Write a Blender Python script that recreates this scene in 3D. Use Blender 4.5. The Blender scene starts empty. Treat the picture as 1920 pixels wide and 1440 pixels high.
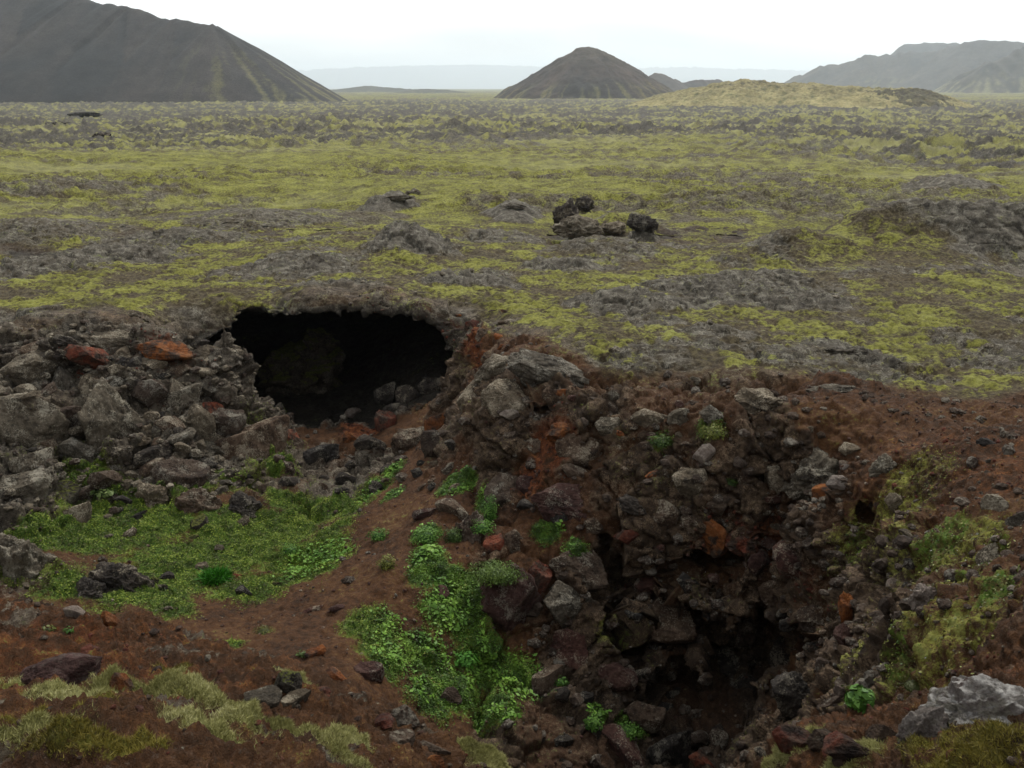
import bpy, bmesh, math, numpy as np
from mathutils import Vector
rng = np.random.default_rng(7)
S = bpy.context.scene
COL = S.collection

# ------------------------------------------------------------------ camera
CAM = np.array([0.0, 0.0, 7.0]); PITCH = math.radians(17.1); FPX = 1805.0
FWD = np.array([0, math.cos(PITCH), -math.sin(PITCH)]); UPV = np.array([0, math.sin(PITCH), math.cos(PITCH)])
cd = bpy.data.cameras.new('camera'); cam = bpy.data.objects.new('camera', cd); COL.objects.link(cam)
cam.location = CAM; cam.rotation_euler = (math.pi / 2 - PITCH, 0, 0)
cd.sensor_width = 36; cd.lens = FPX / 1920 * 36; cd.clip_start = 0.05; cd.clip_end = 60000
S.camera = cam

# ------------------------------------------------------------------ light
S.view_settings.view_transform = 'Standard'; S.view_settings.look = 'None'
S.view_settings.exposure = 0.96; S.view_settings.gamma = 1.0
SUN_EL, SUN_AZ = math.radians(54), math.radians(20)      # high, ahead and a little right, behind thin cloud
W = bpy.data.worlds.new('World'); S.world = W; W.use_nodes = True
wn, wl = W.node_tree.nodes, W.node_tree.links
wn.clear()
wo = wn.new('ShaderNodeOutputWorld'); bg = wn.new('ShaderNodeBackground'); bg.inputs['Strength'].default_value = 0.1
sky = wn.new('ShaderNodeTexSky'); sky.sky_type = 'NISHITA'; sky.sun_disc = False
sky.sun_elevation = SUN_EL; sky.sun_rotation = SUN_AZ
tc = wn.new('ShaderNodeTexCoord'); mp = wn.new('ShaderNodeMapping'); mp.inputs['Scale'].default_value = (1, 1, 5)
wl.new(tc.outputs['Generated'], mp.inputs['Vector'])
nz = wn.new('ShaderNodeTexNoise'); nz.inputs['Scale'].default_value = 2.2; nz.inputs['Detail'].default_value = 6
wl.new(mp.outputs['Vector'], nz.inputs['Vector'])
cr = wn.new('ShaderNodeValToRGB'); cr.color_ramp.elements[0].position = 0.38; cr.color_ramp.elements[1].position = 0.6
cr.color_ramp.elements[0].color = (4.2, 4.3, 4.4, 1); cr.color_ramp.elements[1].color = (7.0, 7.0, 6.95, 1)
wl.new(nz.outputs['Fac'], cr.inputs['Fac'])
mx = wn.new('ShaderNodeMixRGB'); mx.inputs['Fac'].default_value = 0.9
wl.new(sky.outputs['Color'], mx.inputs['Color1']); wl.new(cr.outputs['Color'], mx.inputs['Color2'])
vd = wn.new('ShaderNodeVectorMath'); vd.operation = 'DOT_PRODUCT'; wl.new(tc.outputs['Generated'], vd.inputs[0])
vd.inputs[1].default_value = (math.sin(SUN_AZ) * math.cos(math.radians(22)), math.cos(SUN_AZ) * math.cos(math.radians(22)), math.sin(math.radians(22)))
mr = wn.new('ShaderNodeMapRange'); mr.interpolation_type = 'SMOOTHSTEP'; wl.new(vd.outputs['Value'], mr.inputs['Value'])
mr.inputs['From Min'].default_value = 0.1; mr.inputs['From Max'].default_value = 1.0; mr.inputs['To Min'].default_value = 1.0; mr.inputs['To Max'].default_value = 1.2
ml = wn.new('ShaderNodeVectorMath'); ml.operation = 'SCALE'; wl.new(mx.outputs['Color'], ml.inputs[0]); wl.new(mr.outputs['Result'], ml.inputs['Scale'])
wl.new(ml.outputs['Vector'], bg.inputs['Color']); wl.new(bg.outputs['Background'], wo.inputs['Surface'])
sl = bpy.data.lights.new('sun', 'SUN'); sl.energy = 1.5; sl.angle = math.radians(12); sl.color = (1.0, 0.95, 0.86)
sun = bpy.data.objects.new('sun', sl); COL.objects.link(sun)
sd = Vector((math.sin(SUN_AZ) * math.cos(SUN_EL), math.cos(SUN_AZ) * math.cos(SUN_EL), math.sin(SUN_EL)))
sun.rotation_euler = sd.to_track_quat('Z', 'Y').to_euler(); sun.location = (0, 0, 60)
S.render.engine = 'CYCLES'; S.cycles.use_denoising = True
S.cycles.max_bounces = 5; S.cycles.diffuse_bounces = 3; S.cycles.volume_bounces = 1

# ------------------------------------------------------------------ numeric helpers
def sstep(a, b, x):
    t = np.clip((x - a) / (b - a), 0, 1); return t * t * (3 - 2 * t)
def ray(px, py):
    px, py = np.asarray(px, float), np.asarray(py, float)
    d = FWD + ((720 - py) / FPX)[..., None] * UPV
    d = d + ((px - 960) / FPX)[..., None] * np.array([1.0, 0, 0]); return d
def pt(px, py, z):                       # where the sight line meets height z
    d = ray(px, py); return CAM + d * ((z - 7.0) / d[2])
def ptd(px, y, z):                       # at ground distance y and height z, under a picture column
    return np.array([(px - 960) / FPX * (y * math.cos(PITCH) + (7 - z) * math.sin(PITCH)), y, z])
def project(P):
    q = np.asarray(P, float) - CAM; w = q @ FWD
    return 960 + FPX * q[..., 0] / w, 720 - FPX * (q @ UPV) / w
_perm = np.tile(np.random.default_rng(11).permutation(256), 3).astype(np.int32)
_g = np.random.default_rng(12).normal(size=(256, 3)); _g = (_g / np.linalg.norm(_g, axis=1)[:, None]).astype(np.float32)
_j = np.random.default_rng(13).random((256, 4)).astype(np.float32)
def perlin(p):
    out = np.empty(len(p), np.float32)
    for s in range(0, len(p), 200000):
        q = p[s:s + 200000]; i = np.floor(q).astype(np.int32); f = (q - i).astype(np.float32); i &= 255
        w = f * f * f * (f * (f * 6 - 15) + 10); acc = 0
        for dx in (0, 1):
            a = _perm[i[:, 0] + dx]; wx = w[:, 0] if dx else 1 - w[:, 0]
            for dy in (0, 1):
                b = _perm[(a + i[:, 1] + dy) & 255]; wy = wx * (w[:, 1] if dy else 1 - w[:, 1])
                for dz in (0, 1):
                    g = _g[_perm[(b + i[:, 2] + dz) & 255]]
                    dt = g[:, 0] * (f[:, 0] - dx) + g[:, 1] * (f[:, 1] - dy) + g[:, 2] * (f[:, 2] - dz)
                    acc = acc + wy * (w[:, 2] if dz else 1 - w[:, 2]) * dt
        out[s:s + 200000] = acc * 1.5
    return out
def fbm(p, scale, octs=4, gain=0.5, seed=0, ridged=False):
    p = np.asarray(p, np.float32) / scale + np.float32(seed * 17.31); a, r = 1.0, 0
    for k in range(octs):
        n = perlin(p)
        if ridged: n = 0.5 - 2 * np.abs(n)
        r = r + a * n; a *= gain; p = p * 2.03 + 5.7
    return r
def fbm2(x, y, scale, octs=4, gain=0.5, seed=0, ridged=False):
    p = np.stack([np.ravel(x), np.ravel(y), np.full(np.size(x), 0.37 * scale)], 1)
    return fbm(p, scale, octs, gain, seed, ridged).reshape(np.shape(x))
def worley(p, scale, seed=0):            # F1, F2, vector to nearest centre, random value of the nearest cell
    N = len(p); F1 = np.empty(N, np.float32); F2 = F1.copy(); V = np.empty((N, 3), np.float32); I = np.empty(N, np.int32)
    for s in range(0, N, 150000):
        q = (p[s:s + 150000] / scale + seed * 9.7).astype(np.float32); b = np.floor(q).astype(np.int32)
        f1 = np.full(len(q), 9e9, np.float32); f2 = f1.copy(); v = np.zeros((len(q), 3), np.float32); ii = np.zeros(len(q), np.int32)
        for dx in (-1, 0, 1):
            for dy in (-1, 0, 1):
                for dz in (-1, 0, 1):
                    c = b + np.array([dx, dy, dz], np.int32); h = _perm[(_perm[(_perm[c[:, 0] & 255] + c[:, 1]) & 255] + c[:, 2]) & 255]
                    o = c + _j[h, :3] - q; d = .45 * (o * o).sum(1) + .75 * np.abs(o).max(1) ** 2; near = d < f1
                    f2 = np.where(near, f1, np.minimum(f2, d)); f1 = np.where(near, d, f1); v[near] = o[near]; ii[near] = h[near]
        F1[s:s + 150000] = np.sqrt(f1); F2[s:s + 150000] = np.sqrt(f2); V[s:s + 150000] = v; I[s:s + 150000] = ii
    return F1, F2, V, I
def link(name, me, mat=None, parent=None):
    o = bpy.data.objects.new(name, me); COL.objects.link(o)
    if mat is not None and not me.materials: me.materials.append(mat)
    if parent: o.parent = parent
    return o
def npmesh(name, V, F, smooth=True):     # F: n x 3 or n x 4 indices
    me = bpy.data.meshes.new(name); F = np.asarray(F, np.int32); n, k = F.shape
    me.vertices.add(len(V)); me.vertices.foreach_set('co', np.asarray(V, np.float32).ravel())
    me.loops.add(n * k); me.loops.foreach_set('vertex_index', F.ravel())
    me.polygons.add(n); me.polygons.foreach_set('loop_start', np.arange(0, n * k, k, dtype=np.int32))
    me.polygons.foreach_set('loop_total', np.full(n, k, np.int32))
    me.polygons.foreach_set('use_smooth', np.full(n, smooth, bool))
    me.update(calc_edges=True); return me
def attr(me, name, rgb):                 # n x 3 values as a point colour attribute
    a = me.attributes.new(name, 'FLOAT_COLOR', 'POINT'); c = np.ones((len(rgb), 4), np.float32); c[:, :3] = rgb
    a.data.foreach_set('color', c.ravel())
def vnormals(V, F):
    d = np.cross(V[F[:, 2]] - V[F[:, 0]], V[F[:, -1]] - V[F[:, 1]]) if F.shape[1] == 4 else np.cross(V[F[:, 1]] - V[F[:, 0]], V[F[:, 2]] - V[F[:, 0]])
    N = np.zeros_like(V)
    for k in range(F.shape[1]):
        for a in range(3): N[:, a] += np.bincount(F[:, k], d[:, a], len(V))
    return N / (np.linalg.norm(N, axis=1)[:, None] + 1e-12)
def gridfaces(nr, nc):
    i = np.arange(nr * nc).reshape(nr, nc)
    return np.stack([i[:-1, :-1], i[:-1, 1:], i[1:, 1:], i[1:, :-1]], -1).reshape(-1, 4)
def tag(o, label=None, cat=None, group=None, kind=None):
    if label: o['label'] = label
    if cat: o['category'] = cat
    if group: o['group'] = group
    if kind: o['kind'] = kind
    return o

# ------------------------------------------------------------------ materials
class NT:
    def __init__(s, name):
        s.m = bpy.data.materials.new(name); s.m.use_nodes = True; s.t = s.m.node_tree; s.n = s.t.nodes; s.l = s.t.links
        s.b = s.n['Principled BSDF']; s.b.inputs['Roughness'].default_value = 0.9; s.b.inputs['Specular IOR Level'].default_value = 0.2
        s.pos = s.n.new('ShaderNodeNewGeometry').outputs['Position']
    def _in(s, sock, v):
        if hasattr(v, 'links'): s.l.new(v, sock)
        else: sock.default_value = (tuple(v) + (1,) if isinstance(v, (tuple, list)) and len(v) == 3 and len(sock.default_value) == 4 else v)
    def noise(s, scale, detail=6, rough=0.6, vec=None, dist=0.0):
        n = s.n.new('ShaderNodeTexNoise'); n.inputs['Scale'].default_value = scale; n.inputs['Detail'].default_value = detail
        n.inputs['Roughness'].default_value = rough; n.inputs['Distortion'].default_value = dist
        s.l.new(vec or s.pos, n.inputs['Vector']); return n.outputs['Fac']
    def vor(s, scale, feature='F1', out='Distance'):
        n = s.n.new('ShaderNodeTexVoronoi'); n.inputs['Scale'].default_value = scale; n.feature = feature
        s.l.new(s.pos, n.inputs['Vector']); return n.outputs[out]
    def ramp(s, f, stops):
        n = s.n.new('ShaderNodeValToRGB'); e = n.color_ramp.elements
        while len(e) < len(stops): e.new(0.5)
        for k, (p, c) in enumerate(stops):
            e[k].position = p; e[k].color = (c, c, c, 1) if not isinstance(c, tuple) else c + (1,)
        s._in(n.inputs['Fac'], f); return n.outputs['Color']
    def mix(s, f, a, b, mode='MIX'):
        n = s.n.new('ShaderNodeMixRGB'); n.blend_type = mode
        s._in(n.inputs['Fac'], f); s._in(n.inputs['Color1'], a); s._in(n.inputs['Color2'], b); return n.outputs['Color']
    def math(s, op, a, b=0.0, c=None):
        n = s.n.new('ShaderNodeMath'); n.operation = op; s._in(n.inputs[0], a); s._in(n.inputs[1], b)
        if c is not None: s._in(n.inputs[2], c)
        return n.outputs[0]
    def smooth(s, x, a, b):
        n = s.n.new('ShaderNodeMapRange'); n.interpolation_type = 'SMOOTHSTEP'; s._in(n.inputs['Value'], x)
        n.inputs['From Min'].default_value = a; n.inputs['From Max'].default_value = b; return n.outputs['Result']
    def sep(s, name):
        a = s.n.new('ShaderNodeAttribute'); a.attribute_name = name; q = s.n.new('ShaderNodeSeparateColor')
        s.l.new(a.outputs['Color'], q.inputs['Color']); return q.outputs
    def bump(s, h, dist, strength=1.0, prev=None):
        n = s.n.new('ShaderNodeBump'); n.inputs['Distance'].default_value = dist; n.inputs['Strength'].default_value = strength
        s.l.new(h, n.inputs['Height'])
        if prev: s.l.new(prev, n.inputs['Normal'])
        return n.outputs['Normal']
    def done(s, color, normal=None):
        s._in(s.b.inputs['Base Color'], color)
        if normal: s.l.new(normal, s.b.inputs['Normal'])
        return s.m

def rock_colour(t, c0, c1, c2, lich=0.5, n2=None, th=1.07):
    a = t.noise(1.7, 5); b = n2 or t.noise(9, 8, 0.72)
    base = t.ramp(t.math('ADD', t.math('MULTIPLY', a, 0.45), t.math('MULTIPLY', b, 0.6)), [(0.39, c0), (0.52, c1), (0.66, c2)])
    sp = t.noise(26, 4, 0.7); patch = t.noise(2.6, 4, 0.6)
    f = t.smooth(t.math('ADD', sp, t.math('MULTIPLY', patch, 1.1)), th, th + 0.17)
    pit = t.smooth(t.noise(19, 3, 0.6), 0.57, 0.68); base = t.mix(t.math('MULTIPLY', pit, 0.55), base, c0)
    return t.mix(t.math('MULTIPLY', f, lich), base, (0.27, 0.25, 0.20)), b

def ground_material():
    t = NT('lava_ground'); m1, m2 = t.sep('cover'), t.sep('tint')
    n1, n2, n3 = t.noise(0.55, 6), t.noise(6.5, 8, 0.7), t.noise(42, 5, 0.7)
    soil = t.ramp(t.math('ADD', t.math('MULTIPLY', n1, 0.45), t.math('MULTIPLY', n2, 0.55)), [(0.36, (0.017, 0.009, 0.0045)), (0.5, (0.064, 0.0275, 0.010)), (0.64, (0.118, 0.056, 0.022))])
    soil = t.mix(t.smooth(n3, 0.57, 0.68), soil, (0.10, 0.068, 0.048))
    rust = t.ramp(n2, [(0.36, (0.04, 0.014, 0.006)), (0.52, (0.12, 0.036, 0.012)), (0.66, (0.22, 0.08, 0.026))])
    rock, _ = rock_colour(t, (0.018, 0.0145, 0.0115), (0.068, 0.059, 0.045), (0.13, 0.115, 0.09), 0.55, n2)
    wa = t.sep('warm'); soil = t.mix(wa[1], soil, t.ramp(n2, [(0.36, (0.02, 0.0155, 0.008)), (0.5, (0.055, 0.044, 0.022)), (0.64, (0.11, 0.094, 0.05))])); rock = t.mix(wa[0], rock, t.mix(1.0, rock, (0.82, 0.62, 0.49), 'MULTIPLY'))
    moss = t.ramp(t.math('ADD', t.math('MULTIPLY', n1, 0.4), t.math('MULTIPLY', n2, 0.6)), [(0.36, (0.036, 0.03, 0.009)), (0.46, (0.082, 0.076, 0.016)), (0.55, (0.166, 0.166, 0.027)), (0.65, (0.28, 0.275, 0.08))])
    green = t.ramp(n2, [(0.36, (0.012, 0.024, 0.004)), (0.52, (0.045, 0.085, 0.01)), (0.66, (0.09, 0.15, 0.018))])
    n4 = t.noise(17, 6, 0.75); n5 = t.noise(150, 4, 0.7)
    jit = t.math('ADD', t.math('MULTIPLY', t.math('SUBTRACT', n1, 0.5), 1.3), t.math('ADD', t.math('MULTIPLY', t.math('SUBTRACT', n2, 0.5), 1.5), t.math('ADD', t.math('MULTIPLY', t.math('SUBTRACT', n4, 0.5), 1.1), t.math('ADD', t.math('MULTIPLY', t.math('SUBTRACT', n3, 0.5), 0.9), t.math('MULTIPLY', t.math('SUBTRACT', n5, 0.5), 0.9)))))
    def edge(v): return t.smooth(t.math('ADD', v, jit), 0.28, 0.70)
    c = t.mix(edge(m2[0]), soil, rust)
    c = t.mix(edge(m1[2]), c, rock)
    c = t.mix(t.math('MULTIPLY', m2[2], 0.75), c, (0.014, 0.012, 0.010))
    c = t.mix(edge(m1[0]), c, moss)
    c = t.mix(edge(m1[1]), c, green)
    c = t.mix(t.math('MULTIPLY', m2[1], 0.55), c, (0.27, 0.26, 0.135))
    nb = t.bump(n2, 0.10, 0.9); nb = t.bump(n3, 0.025, 0.9, nb); nb = t.bump(n5, 0.008, 0.9, nb)
    c = t.mix(1.0, c, t.ramp(t.math('ADD', t.math('MULTIPLY', n5, 0.5), t.math('MULTIPLY', n4, 0.5)), [(0.36, 0.62), (0.5, 1.0), (0.64, 1.35)]), 'MULTIPLY')
    return t.done(c, nb)

def rock_material(name, c0, c1, c2, lich, moss=0.0, th=1.07):
    t = NT(name)
    c, n2 = rock_colour(t, c0, c1, c2, lich, None, th)
    oi = t.n.new('ShaderNodeObjectInfo').outputs['Random']
    c = t.mix(1.0, c, t.ramp(oi, [(0.0, (0.72, 0.72, 0.74)), (0.5, (1.0, 0.97, 0.93)), (1.0, (1.22, 1.12, 1.02))]), 'MULTIPLY')
    if name[:3] in ('red', 'ora'):      # oxidised in patches, brown to black elsewhere
        c = t.mix(t.smooth(t.noise(3.2, 5, 0.65), 0.44, 0.60), c, t.ramp(n2, [(0.38, (0.015, 0.010, 0.008)), (0.62, (0.085, 0.055, 0.038))]))
    if moss:
        g = t.n.new('ShaderNodeNewGeometry').outputs['Normal']; q = t.n.new('ShaderNodeSeparateXYZ'); t.l.new(g, q.inputs[0])
        f = t.smooth(t.math('ADD', q.outputs[2], t.math('MULTIPLY', t.math('SUBTRACT', n2, 0.5), 1.5)), 0.75 - 0.3 * moss, 1.05 - 0.3 * moss)
        c = t.mix(f, c, t.ramp(t.noise(14, 6), [(0.3, (0.03, 0.035, 0.008)), (0.7, (0.13, 0.135, 0.03))] if name[:5] != 'white' else [(0.42, (0.10, 0.09, 0.08)), (0.60, (0.46, 0.44, 0.41))]))
    n3 = t.noise(45, 5, 0.75); nb = t.bump(n2, 0.09, 0.9); nb = t.bump(n3, 0.022, 0.9, nb)
    return t.done(c, nb)
def leaf_material(name):
    t = NT(name); a = t.n.new('ShaderNodeAttribute'); a.attribute_name = 'tone'
    t.b.inputs['Roughness'].default_value = 0.55
    return t.done(a.outputs['Color'])
M_GROUND = ground_material()
ROCK = dict(
    grey=rock_material('grey_lichen_rock', (0.02, 0.0165, 0.0125), (0.088, 0.074, 0.054), (0.165, 0.142, 0.108), 0.95),
    brown=rock_material('brown_rock', (0.017, 0.011, 0.008), (0.062, 0.042, 0.029), (0.125, 0.096, 0.072), 0.7),
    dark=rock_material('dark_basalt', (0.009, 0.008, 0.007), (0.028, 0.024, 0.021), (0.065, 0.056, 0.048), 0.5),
    maroon=rock_material('maroon_scoria', (0.018, 0.009, 0.008), (0.055, 0.026, 0.021), (0.10, 0.058, 0.046), 0.6),
    red=rock_material('red_scoria', (0.035, 0.010, 0.006), (0.12, 0.03, 0.015), (0.2, 0.075, 0.045), 0.15),
    orange=rock_material('orange_scoria', (0.055, 0.018, 0.006), (0.17, 0.055, 0.014), (0.27, 0.11, 0.035), 0.1),
    pale=rock_material('pale_rock', (0.06, 0.05, 0.045), (0.16, 0.135, 0.12), (0.27, 0.245, 0.22), 0.6),
    mossy=rock_material('mossy_rock', (0.016, 0.013, 0.010), (0.055, 0.045, 0.034), (0.10, 0.088, 0.07), 0.4, 1.0),
    lava=rock_material('plain_lava', (0.018, 0.015, 0.013), (0.065, 0.056, 0.046), (0.125, 0.11, 0.09), 0.5, 0.2),
    white=rock_material('white_lichen_rock', (0.05, 0.026, 0.022), (0.22, 0.19, 0.17), (0.42, 0.40, 0.37), 1.0, 0.55, 0.95),
    mauve=rock_material('mauve_rock', (0.05, 0.024, 0.02), (0.115, 0.062, 0.054), (0.17, 0.10, 0.09), 0.2))
M_LEAF = leaf_material('leaf_green')
# ------------------------------------------------------------------ terrain heights
def plain(x, y):
    r = np.hypot(x, y)
    z = -7.0 * (1 - np.exp(-np.maximum(r - 30, 0) / 500.0))
    z = z + fbm2(x, y, 9.0, 4, 0.5, 1) * 0.4 * sstep(26, 38, r) + fbm2(x, y, 26.0, 2, .5, 3) * .7 * sstep(36, 52, r) + fbm2(x, y, 60.0, 3, 0.5, 2) * 1.1 * sstep(60, 140, r)
    return z
CP = []
def cp(*pts):
    for p in pts: CP.append(pt(*p))
def cd_(*pts):
    for p in pts: CP.append(ptd(*p))
# rim of the plain
cp((0, 615, .1), (150, 612, .15), (300, 600, .2), (420, 590, .3), (550, 558, .35), (620, 556, .35), (700, 556, .35), (780, 564, .3), (880, 610, .1), (960, 650, .2),
   (1040, 680, .2), (1150, 715, 0), (1250, 735, 0), (1400, 745, .3), (1480, 725, .3), (1600, 725, .2), (1750, 750, .1), (1920, 755, .2))
# left wall of blocks
cp((0, 700, -1), (0, 800, -2), (0, 900, -2.7), (100, 950, -3.2), (0, 1000, -3.1), (0, 1090, -3.3), (150, 750, -1.6), (200, 850, -2.6), (300, 690, -1.0),
   (300, 800, -2.2), (300, 900, -3.2), (400, 760, -2.2), (400, 870, -3.2), (500, 800, -3.0), (480, 900, -3.7), (420, 960, -3.8), (400, 680, -1.65), (412, 730, -2.4), (440, 775, -3.1), (-150, 700, -.6), (-150, 900, -2.2))
# sill of the cave
cp((560, 815, -3.6), (650, 815, -3.5), (740, 800, -3.3), (800, 790, -2.9), (850, 770, -2.3), (600, 880, -4.1), (700, 860, -3.9), (780, 850, -3.3))
cd_((470, 30.3, -2.6), (540, 30.4, -3.2), (620, 30.4, -3.3), (700, 30.4, -3.2), (770, 30.2, -3.0), (830, 29.6, -2.3))
# gully floor, path
cp((150, 960, -3.7), (250, 1000, -4.0), (350, 1050, -4.2), (500, 1000, -4.3), (600, 980, -4.2), (250, 1110, -3.8), (150, 1100, -3.5), (400, 1130, -4.1), (520, 1090, -4.1),
   (330, 1170, -3.8), (620, 1050, -3.9), (700, 900, -3.7), (690, 960, -3.5), (640, 1090, -3.6), (600, 1150, -3.5), (500, 1170, -3.7), (560, 1230, -3.3), (620, 1290, -3.0),
   (720, 1080, -3.1), (760, 1000, -2.9), (800, 900, -2.9), (830, 950, -2.5), (800, 850, -2.9))
# spur right of the cave
cp((900, 760, -.7), (950, 720, -.2), (870, 720, -.9), (900, 850, -2.0), (1000, 760, -.5), (1000, 850, -1.5), (950, 900, -2.2), (1100, 780, -.4), (1200, 800, -.5),
   (1100, 880, -1.6), (900, 980, -2.8), (1000, 950, -2.4))
# green bank falling into the pit
cp((800, 1100, -3.2), (870, 1060, -3.0), (850, 1180, -3.9), (720, 1200, -3.6), (750, 1260, -3.9), (850, 1260, -4.4), (950, 1250, -4.6), (820, 1340, -4.4), (900, 1400, -4.8),
   (980, 1350, -5.0), (950, 1150, -3.9), (1060, 1130, -3.7), (1080, 1030, -2.9))
# pit
cp((1100, 1250, -5.0), (1100, 1380, -5.5), (1200, 1420, -6.2), (1300, 1430, -6.8), (1400, 1400, -7), (1450, 1300, -6.0), (1200, 1300, -5.6), (1350, 1250, -5.5),
   (1250, 1150, -4.2), (1150, 1100, -3.6), (1350, 1120, -3.6), (1450, 1150, -3.7), (1300, 1050, -2.7), (1400, 1050, -2.5), (1200, 980, -2.3), (1300, 950, -1.8),
   (1400, 930, -1.3), (1350, 870, -.8), (1250, 870, -1.1))
# soil slope on the right
cp((1500, 800, .1), (1650, 800, .2), (1800, 800, .3), (1920, 820, .5), (1500, 900, -.6), (1600, 900, -.1), (1700, 900, .3), (1850, 900, .8), (1920, 950, 1.3), (1560, 1000, -1.2),
   (1650, 1000, -.2), (1750, 1000, .6), (1900, 1050, 1.9), (1560, 1150, -2.2), (1620, 1150, -.9), (1700, 1150, .5), (1800, 1150, 1.5), (1900, 1170, 2.5), (1580, 1280, -2.6),
   (1650, 1280, 0), (1700, 1260, 1.0), (1800, 1250, 2.2), (1540, 1340, -4.5))
# ledges under the viewer
cp((1920, 1290, 4.3), (1800, 1300, 4.0), (1700, 1350, 3.9), (1600, 1345, 3.4), (1450, 1392, 3.2), (1400, 1440, 3.4), (1600, 1440, 4.0), (1900, 1440, 4.8))
cd_((1450, 7, -4), (1700, 6.2, 1.7), (1560, 6.8, -.8), (1150, 3, 3.8), (1150, 5, .5), (1300, 4.2, 2.5))
cp((0, 1135, 3.4), (100, 1150, 3.5), (230, 1180, 3.3), (350, 1210, 3.1), (470, 1250, 3.0), (640, 1322, 2.9), (760, 1350, 2.7), (860, 1400, 2.7), (950, 1440, 2.7),
   (100, 1300, 4.3), (300, 1300, 4.2), (500, 1330, 4.0), (650, 1400, 3.7), (0, 1440, 5.1), (300, 1440, 5.1), (600, 1440, 4.7), (800, 1440, 3.6), (200, 1230, 3.8))
cd_((50, 8.5, -.5), (250, 8.5, -1), (450, 8.5, -1.5), (650, 8.5, -2.2), (850, 8.5, -3.5), (1050, 8, -4.5), (1250, 8.5, -5.2), (50, 13, -3), (300, 13, -3.2), (550, 11.5, -2.9), (1000, 12, -5.4), (1250, 12.5, -6.6))
CP += [np.array(v, float) for v in ((0, 0, 5.3), (-3, 0, 5.4), (3, 0, 5.7), (0, -5, 5.5), (0, 1.6, 4.9), (5, 2, 5.6), (12, 4, 5.5), (12, 8, 4), (14, 12, 3), (14, 20, 1), (22, 8, 4), (25, 20, 1),
        (-14, 9, 2.5), (-12, 4, 4.5), (-20, 14, 1.5), (-18, 20, 0), (-20, 25, .2), (-8, 0, 5), (-30, 10, 2), (-10, -10, 5), (10, -10, 5), (30, -5, 4), (-30, -5, 4))]
for gx in np.arange(-45, 46, 9.0):
    for gy in (36, 42, 50): CP.append(np.array([gx, gy, -7.0 * (1 - math.exp(-max(math.hypot(gx, gy) - 30, 0) / 500))]))
for gx, gy in ((5, 33), (10, 30), (16, 27), (22, 27), (10, 25), (16, 23.5), (3, 29.5), (-16, 31), (-22, 31), (-12, 33.5), (-7, 34), (-8.5, 33), (-5.5, 32.6), (-3, 32.4), (-10, 32.4), (-30, 30), (30, 30)): CP.append(np.array([gx, gy, 0.0]))
CP = np.array(CP)
_n = len(CP); _A = np.zeros((_n + 3, _n + 3))
_A[:_n, :_n] = -np.hypot(CP[:, None, 0] - CP[None, :, 0], CP[:, None, 1] - CP[None, :, 1]) + np.eye(_n) * 0.06
_A[:_n, _n] = 1; _A[:_n, _n + 1:] = CP[:, :2]; _A[_n:, :_n] = _A[:_n, _n:].T
_w = np.linalg.solve(_A, np.concatenate([CP[:, 2], np.zeros(3)]))
def rbf(x, y):
    sh = np.shape(x); x, y = np.ravel(x), np.ravel(y); out = np.empty(len(x))
    for s in range(0, len(x), 20000):
        a, b = x[s:s + 20000, None], y[s:s + 20000, None]
        out[s:s + 20000] = -(np.sqrt((a - CP[:, 0]) ** 2 + (b - CP[:, 1]) ** 2)) @ _w[:_n] + _w[_n] + a[:, 0] * _w[_n + 1] + b[:, 0] * _w[_n + 2]
    return out.reshape(sh)
# swells and outcrops of the plain: picture column, ground distance, half widths, height, rock share
MOUNDS = []
def mound(px, py, rx, ry, h, rock=0.8, z=0.0, rot=0.0):
    c = pt(px, py, z); MOUNDS.append((c[0], c[1], rx, ry, h, rock, rot))
mound(760, 462, 2.7, 3.6, .8, 1.0); mound(560, 490, 2.6, 3.0, .45, .8); mound(880, 525, 1.8, 1.8, .3, 1.0); mound(1130, 450, 3.0, 3.0, .45, .6)
mound(1100, 425, 1.5, 1.8, .9, .9); mound(1205, 425, 1.1, 1.4, .7, 1.0); mound(1060, 485, 2.0, 2.2, .3, .9); mound(1180, 570, 2.2, 2.4, .3, 1.0)
mound(1330, 545, 2.6, 2.6, .35, 1.0); mound(1480, 560, 2.2, 1.8, .3, .9); mound(1500, 475, 3.4, 2.6, .35, .6); mound(1400, 465, 5.0, 3.4, .35, .1); mound(1760, 468, 8.0, 4.2, .5, .2); mound(1430, 520, 2.0, 2.0, .3, .8)
mound(1650, 450, 4.8, 4.2, 1.25, .1); mound(1540, 465, 4.0, 3.2, .4, .15); mound(1705, 436, 2.2, 2.4, 1.2, .95); mound(1850, 460, 5.0, 3.4, 1.15, 1.15); mound(1990, 466, 5, 3.6, .8, 1.0)
mound(1600, 665, .9, 1.6, .15, .9, rot=.6); mound(1350, 640, 1.4, 1.2, .15, .8); mound(1780, 625, 1.0, 1.0, .15, .6); mound(200, 470, 3.5, 2.6, .5, .8); mound(60, 490, 3.2, 2.2, .5, .8)
mound(330, 430, 5, 3, .5, .7); mound(60, 420, 6, 4, .5, .6); mound(620, 545, 2.4, 1.2, .2, .9); mound(1220, 620, 1.2, 1.0, .12, .7); mound(1560, 745, 1.6, .7, .25, 1.0)
mound(1165, 402, 3.2, 2.6, .9, .15); mound(950, 430, 3.0, 3.5, .3, .7); mound(480, 395, 5, 5, .5, .6); mound(650, 385, 4, 4, .5, .5); mound(1780, 335, 4, 5, .6, .8); mound(730, 370, 2, 3, .8, .9); mound(960, 385, 2, 3, .6, .9)
MOUNDS = np.array(MOUNDS); MOUNDS[:, 4] *= np.where(MOUNDS[:, 2] > 1.4, 1.3, 1.0)
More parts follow.
